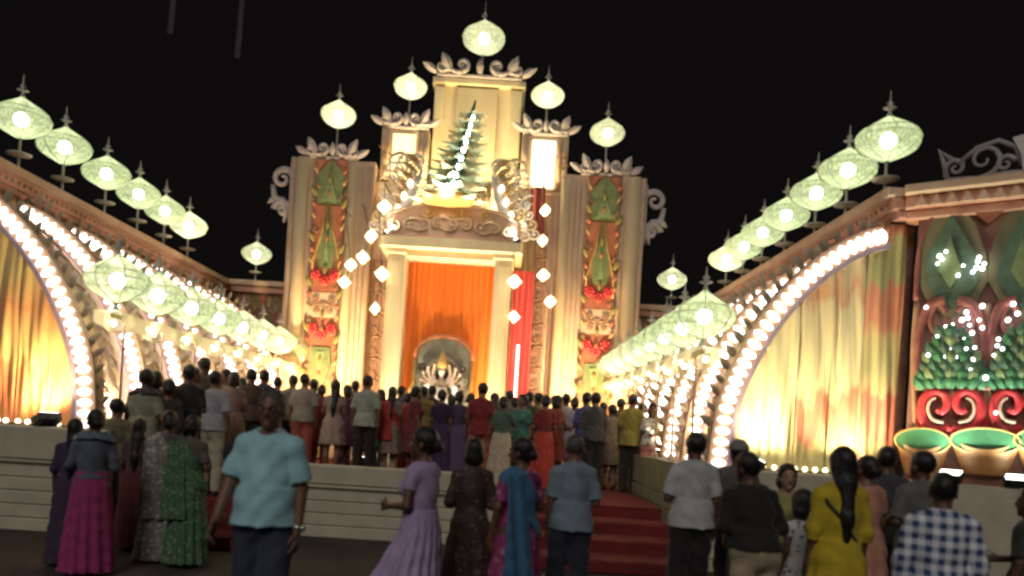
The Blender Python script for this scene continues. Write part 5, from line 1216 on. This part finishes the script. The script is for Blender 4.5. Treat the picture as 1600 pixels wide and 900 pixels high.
S_ = [
 ('man in a pale pink shirt left of the woman in the short pale frock', 474, 13.6, 1.64, .1, 'm', ('shirt', (.52, .46, .38), .9, .88), TR((.40, .10, .07)), 'short'),
 ('dark haired man at the left end of the stage crowd', 455, 14.2, 1.64, .2, 'm', ('shirt', (.30, .28, .22), .9, .88), TR(BLACK), 'short'),
 ('girl with long black hair in a short pale pink frock, bare legs', 522, 13.3, 1.56, .05, 'f', ('dress', (.60, .44, .36), .5, .55), None, 'long'),
 ('woman in red left of the short pale pink frock', 501, 14.2, 1.50, -.1, 'f', ('kurta', (.38, .05, .04), .8, .5), ('leggings', (.4, .06, .05)), 'bun'),
 ('man in a mint white shirt and black trousers behind the parapet', 572, 13.2, 1.66, .02, 'm', ('shirt', (.56, .60, .50), .9, .86), TR((.020, .012, .010)), 'short'),
 ('woman with long black hair and a red dupatta, right of the mint white shirt', 612, 13.6, 1.52, .0, 'f', ('kurta', (.40, .32, .24), .8, .45), ('leggings', (.36, .28, .2)), 'long'),
 ('woman in bright red before the idol, left of the yellow shirt', 636, 14.5, 1.46, .1, 'f', ('kurta', (.46, .05, .04), .8, .5), ('leggings', (.4, .05, .04)), 'bun'),
 ('man in a mustard yellow shirt watching the idol', 661, 14.6, 1.60, .0, 'm', ('shirt', (.34, .27, .06), .9, .88), TR(BLACK), 'short'),
 ('woman in a deep purple saree directly before the idol', 690, 13.8, 1.53, .0, 'f', ('blouse', (.05, .025, .08), .8, 1.0), saree((.05, .025, .09)), 'bun'),
 ('woman in a dull violet saree between the purple saree and the red shirt', 717, 13.9, 1.52, .0, 'f', ('blouse', (.10, .06, .14), .8, 1.0), saree((.11, .07, .15)), 'bun'),
 ('man in a dark red T-shirt right of the idol', 752, 12.7, 1.63, .1, 'm', ('tshirt', (.34, .03, .035), .85, .86), TR((.30, .10, .06)), 'short'),
 ('woman in a beige saree right of the dark red T-shirt', 786, 12.2, 1.42, -.2, 'f', ('blouse', (.14, .22, .16), .8, 1.0), saree((.50, .42, .32)), 'bun'),
 ('woman in teal green behind the magenta saree', 803, 14.5, 1.50, .1, 'f', ('kurta', (.06, .22, .16), .8, .5), ('leggings', BLACK), 'bun'),
 ('man in a dark olive shirt far right of the doorway', 826, 13.8, 1.58, .1, 'm', ('shirt', (.10, .12, .06), .9, .88), TR(BLACK), 'short'),
 ('woman in a red saree behind the grey blue shirt', 852, 12.8, 1.50, .1, 'f', ('blouse', (.30, .03, .03), .8, 1.0), saree((.44, .05, .03)), 'bun'),
 ('man with a white shirt beside the blue violet shirt', 884, 15.0, 1.64, .1, 'm', ('shirt', (.60, .58, .54), .9, .88), TR(BLACK), 'short'),
 ('woman in a violet kurta behind the red saree', 866, 15.2, 1.60, .2, 'f', ('kurta', (.16, .08, .18), .8, .5), ('leggings', BLACK), 'bun'),
 ('man in a blue violet shirt leaning on the right steps', 916, 13.6, 1.62, .5, 'm', ('shirt', (.10, .11, .34), .9, .88), TR((.05, .05, .07)), 'short'),
 ('man in dark brown right of the blue violet shirt', 943, 15.4, 1.54, .1, 'm', ('shirt', (.08, .06, .05), .9, .88), TR(BLACK), 'short'),
 ('woman in a beige kurta right of the blue violet shirt', 957, 13.9, 1.46, .1, 'f', ('kurta', (.44, .34, .24), .8, .5), ('leggings', (.3, .2, .14)), 'bun'),
 ('man in an olive yellow shirt at the right end of the stage', 988, 13.4, 1.63, -.4, 'm', ('shirt', (.42, .36, .06), .9, .82), TR(BLACK), 'short'),
 ('woman in a printed white top and pink trousers, facing the camera on the stage', 1020, 13.2, 1.50, pi - .4, 'f', ('tshirt', 'tee_print', .7, .92), TR((.56, .24, .22)), 'long'),
]
for k, (lab, px, d, H, yw, sx_, tp, bt, hr) in enumerate(S_):
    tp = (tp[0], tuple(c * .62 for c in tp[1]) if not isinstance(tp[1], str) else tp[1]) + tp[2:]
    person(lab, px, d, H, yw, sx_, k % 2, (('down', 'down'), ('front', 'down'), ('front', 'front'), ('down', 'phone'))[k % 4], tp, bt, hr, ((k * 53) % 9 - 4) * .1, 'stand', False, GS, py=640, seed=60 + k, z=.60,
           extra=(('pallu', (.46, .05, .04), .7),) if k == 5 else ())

X_ = [(432, 14.6, 'charcoal', (.035, .035, .04), 'm'), (488, 15.0, 'navy', (.03, .035, .08), 'm'), (541, 14.6, 'plum', (.10, .03, .07), 'f'), (553, 15.4, 'tan', (.22, .15, .09), 'm'),
      (594, 14.8, 'bottle green', (.03, .08, .05), 'f'), (626, 15.5, 'slate', (.09, .10, .12), 'm'), (649, 13.4, 'wine red', (.16, .02, .03), 'f'), (674, 15.6, 'chocolate', (.06, .035, .022), 'm'), (704, 15.2, 'indigo', (.03, .025, .09), 'f'),
      (735, 14.4, 'copper', (.24, .10, .05), 'f'), (772, 14.2, 'maroon', (.12, .02, .025), 'f'), (795, 15.6, 'ash grey', (.16, .16, .16), 'm'), (816, 12.9, 'sea green', (.06, .20, .15), 'f'), (840, 14.9, 'ochre', (.28, .18, .05), 'm'),
      (871, 13.5, 'brick red', (.30, .06, .035), 'f'), (898, 14.6, 'pale lilac', (.34, .28, .36), 'f'), (930, 13.0, 'graphite', (.05, .05, .052), 'm'), (970, 15.2, 'coffee brown', (.09, .06, .04), 'm'), (1003, 14.8, 'rose', (.36, .14, .15), 'f'),
      (410, 13.4, 'midnight blue', (.02, .025, .05), 'm'), (350, 12.8, 'khaki', (.24, .20, .12), 'm'), (376, 13.8, 'claret', (.15, .03, .04), 'f'), (300, 11.4, 'dull teal', (.05, .10, .10), 'f'), (240, 10.35, 'sepia', (.07, .05, .035), 'f'), (205, 10.2, 'soot black', (.018, .017, .017), 'm')]
for k, (px, d, cn, c, sx_) in enumerate(X_):
    person('%s in %s among the packed crowd %s' % ('man' if sx_ == 'm' else 'woman', cn, 'on the stage' if px > 420 else 'on the left side of the stage'), px, d, (1.60 if sx_ == 'm' else 1.50) + .02 * (k % 4), (0.2, -.5, .9, -.2, 2.6, .4, -1.1, .1)[k % 8], sx_, k % 2, ('front', 'down') if k % 3 else ('down', 'down'),
           ('shirt', c, .9, .88) if sx_ == 'm' else ('kurta', c, .8, .5), TR(BLACK) if sx_ == 'm' else ('leggings', tuple(q * .7 for q in c)), 'short' if sx_ == 'm' else ('bun', 'long', 'bob')[k % 3], .2 * ((k * 3) % 5 - 2), 'stand', False, GS, py=640, seed=100 + k, z=.60 if px > 320 else None)

# ================================================================ IDOL TABLEAU
it = thing('idol_tableau', 'grey arched idol tableau with a white draped many armed goddess statue in the doorway', 'idol tableau', (at(690, 590, 17.2).x, 17.2, .6))
ix, iy = at(690, 590, 17.2).x, 17.2
MB().bevbox(ix - .75, ix + .75, iy - .35, iy + .55, .6, 1.5, .03).build('pedestal', 'idolwhite', it)
n = 22
ap = [(ix - .62, 1.5)] + [(ix - .62 * math.cos(pi * k / n), 2.95 + .50 * math.sin(pi * k / n) ** .8) for k in range(n + 1)] + [(ix + .62, 1.5)]
bd = MB().prism(ap[::-1], iy + .30, iy + .38).build('backdrop', 'backdrop', it)
MB().tube([(x, iy + .27, z) for x, z in ap[1:-1]], .05, 8).build('arch_garland', 'orange', bd, True)
MB().tube([(ap[0][0], iy + .27, 1.5), (ap[0][0], iy + .27, 2.95)], .045, 8).build('arch_post', 'gold', bd, True)
MB().tube([(ap[-1][0], iy + .27, 1.5), (ap[-1][0], iy + .27, 2.95)], .045, 8).build('arch_post', 'gold', bd, True)
def idol(cx, cz, s, name, par, y, narm, m='idolskin'):
    F = Field((-.6, -.35, -.05), (.6, .3, 1.7), .02)
    for p, k in ((ell((0, 0, .82), (.13, .09, .17)), .04), (ell((0, 0, .60), (.15, .10, .14)), .04), (cone((0, 0, .95), (0, 0, 1.08), .045, .045), .03), (ell((0, -.01, 1.15), (.075, .085, .10)), .02), (cone((0, 0, .5), (0, -.02, .0), .16, .20), .05)): F.add(p, k)
    for k in range(narm):
        for sg in (-1, 1):
            a = -.7 + 1.9 * k / max(narm - 1, 1); e = V3(sg * (.12 + .20 * math.cos(a)), -.02, .90 + .20 * math.sin(a)); h_ = e + V3(sg * .14 * math.cos(a + .6), -.06, .17 * math.sin(a + .6) + .02)
            F.add(cone((sg * .12, 0, .92), e, .036, .030), .02); F.add(cone(e, h_, .030, .022), .015); F.add(ell(h_, (.03, .03, .035)), .01)
    Vv, Q = F.mesh(); o = bpy.data.objects.new(name, np_mesh(name, Vv * s + np.array([cx - wloc(par).x, y - wloc(par).y, cz - wloc(par).z]), Q, m)); COL.objects.link(o); o.parent = par
    q = lambda x, yy, z: (cx + x * s, y + yy * s, cz + z * s)
    hb = MB(); hb.sphere(q(0, .03, 1.18), (.10 * s, .09 * s, .12 * s), 10, 7); hb.sphere(q(-.09, .03, 1.02), (.06 * s, .05 * s, .14 * s), 8, 6); hb.sphere(q(.09, .03, 1.02), (.06 * s, .05 * s, .14 * s), 8, 6); hb.build('hair', 'hair', par, True)
    MB().lathe([(.10 * s, 1.20 * s), (.115 * s, 1.26 * s), (.09 * s, 1.36 * s), (.05 * s, 1.48 * s), (.005, 1.60 * s)], 12, (cx, y, cz)).build('crown', 'gold', par, True)
    return o
idol(ix, 1.55, .98, 'statue', it, iy - .05, 5)
F = Field((-.5, -.35, 0), (.5, .3, 1.0), .02); F.add(flare([(.80, .12, .10, 0, 0), (.55, .20, .15, 0, -.02), (0, .34, .24, 0, -.04)], 0, .80, 12, .02), .02)
Vv, Q = F.mesh(); o = bpy.data.objects.new('sari', np_mesh('sari', Vv + np.array([0, -.08, .92]), Q, M['idolwhite'])); COL.objects.link(o); o.parent = it
for sg in (-1, 1):
    MB().grid(lambda u, w: (ix + sg * (.24 + .12 * u + .10 * (1 - w)), iy - .22 + .02 * math.sin(u * 19), 1.5 + .85 * w), 10, 8).build('drape', 'idolwhite', it, True)
    for k in range(5):
        p = spiral(ix + sg * (.42 + .05 * (k % 2)), 1.75 + k * .25, .10, 1.2, k, sg, iy + .18); MB().tube(p, taper(len(p), .035, .015), 6).build('ornament', 'idolgrey' if k % 2 else 'idoldark', it, True)
MB().tube([(ix + .42 * math.cos(a), iy + .22, 2.35 + .62 * math.sin(a)) for a in np.linspace(-.2, pi + .2, 22)], .04, 7).build('halo', 'idolgrey', it, True)
for sg in (-1, 1):
    t2 = thing('small_statue', 'small grey attendant statue %s of the goddess in the doorway' % ('left' if sg < 0 else 'right'), 'statue', (ix + sg * .62, iy - .15, 1.5), 'attendant statues')
    idol(ix + sg * .62, 1.5, .55, 'figure', t2, iy - .15, 1, 'idolgrey')
flood('floodlight on the stage floor lighting the white idol from below', (ix, 16.3, .61), (ix, 17.2, 2.1), 190, .12, (1, .95, .88), 80)
# ---------------------------------------------------------------- dim ribbons hanging from a cable overhead, upper left
oc2 = thing('overhead_cable', 'dark cable overhead with two dim ribbons hanging into the night sky, upper left', 'cable', (at(320, -320, 14.6).x, 14.6, at(320, -320, 14.6).z))
ca, cb_ = at(-500, -330, 14), at(1500, -300, 18.9)
def cpt(t): return ca.lerp(cb_, t) + Vector((0, 0, .9 * (1 - (2 * t - 1) ** 2)))
MB().tube([cpt(k / 20) for k in range(21)], .012, 5).build('cable', 'wood', oc2)
for px, py in ((268, 52), (374, 90)):
    t = min((k / 400 for k in range(401)), key=lambda q: abs(cpt(q).x - at(px, 0, cpt(q).y).x)); p = cpt(t); z1 = at(px, py, p.y).z
    MB().grid(lambda u, w: (p.x + (u - .5) * .10 + .03 * math.sin(w * 5), p.y + .03 * math.sin(w * 9 + u), z1 + (p.z - z1) * w), 3, 14).build('ribbon', 'wood', oc2, True)
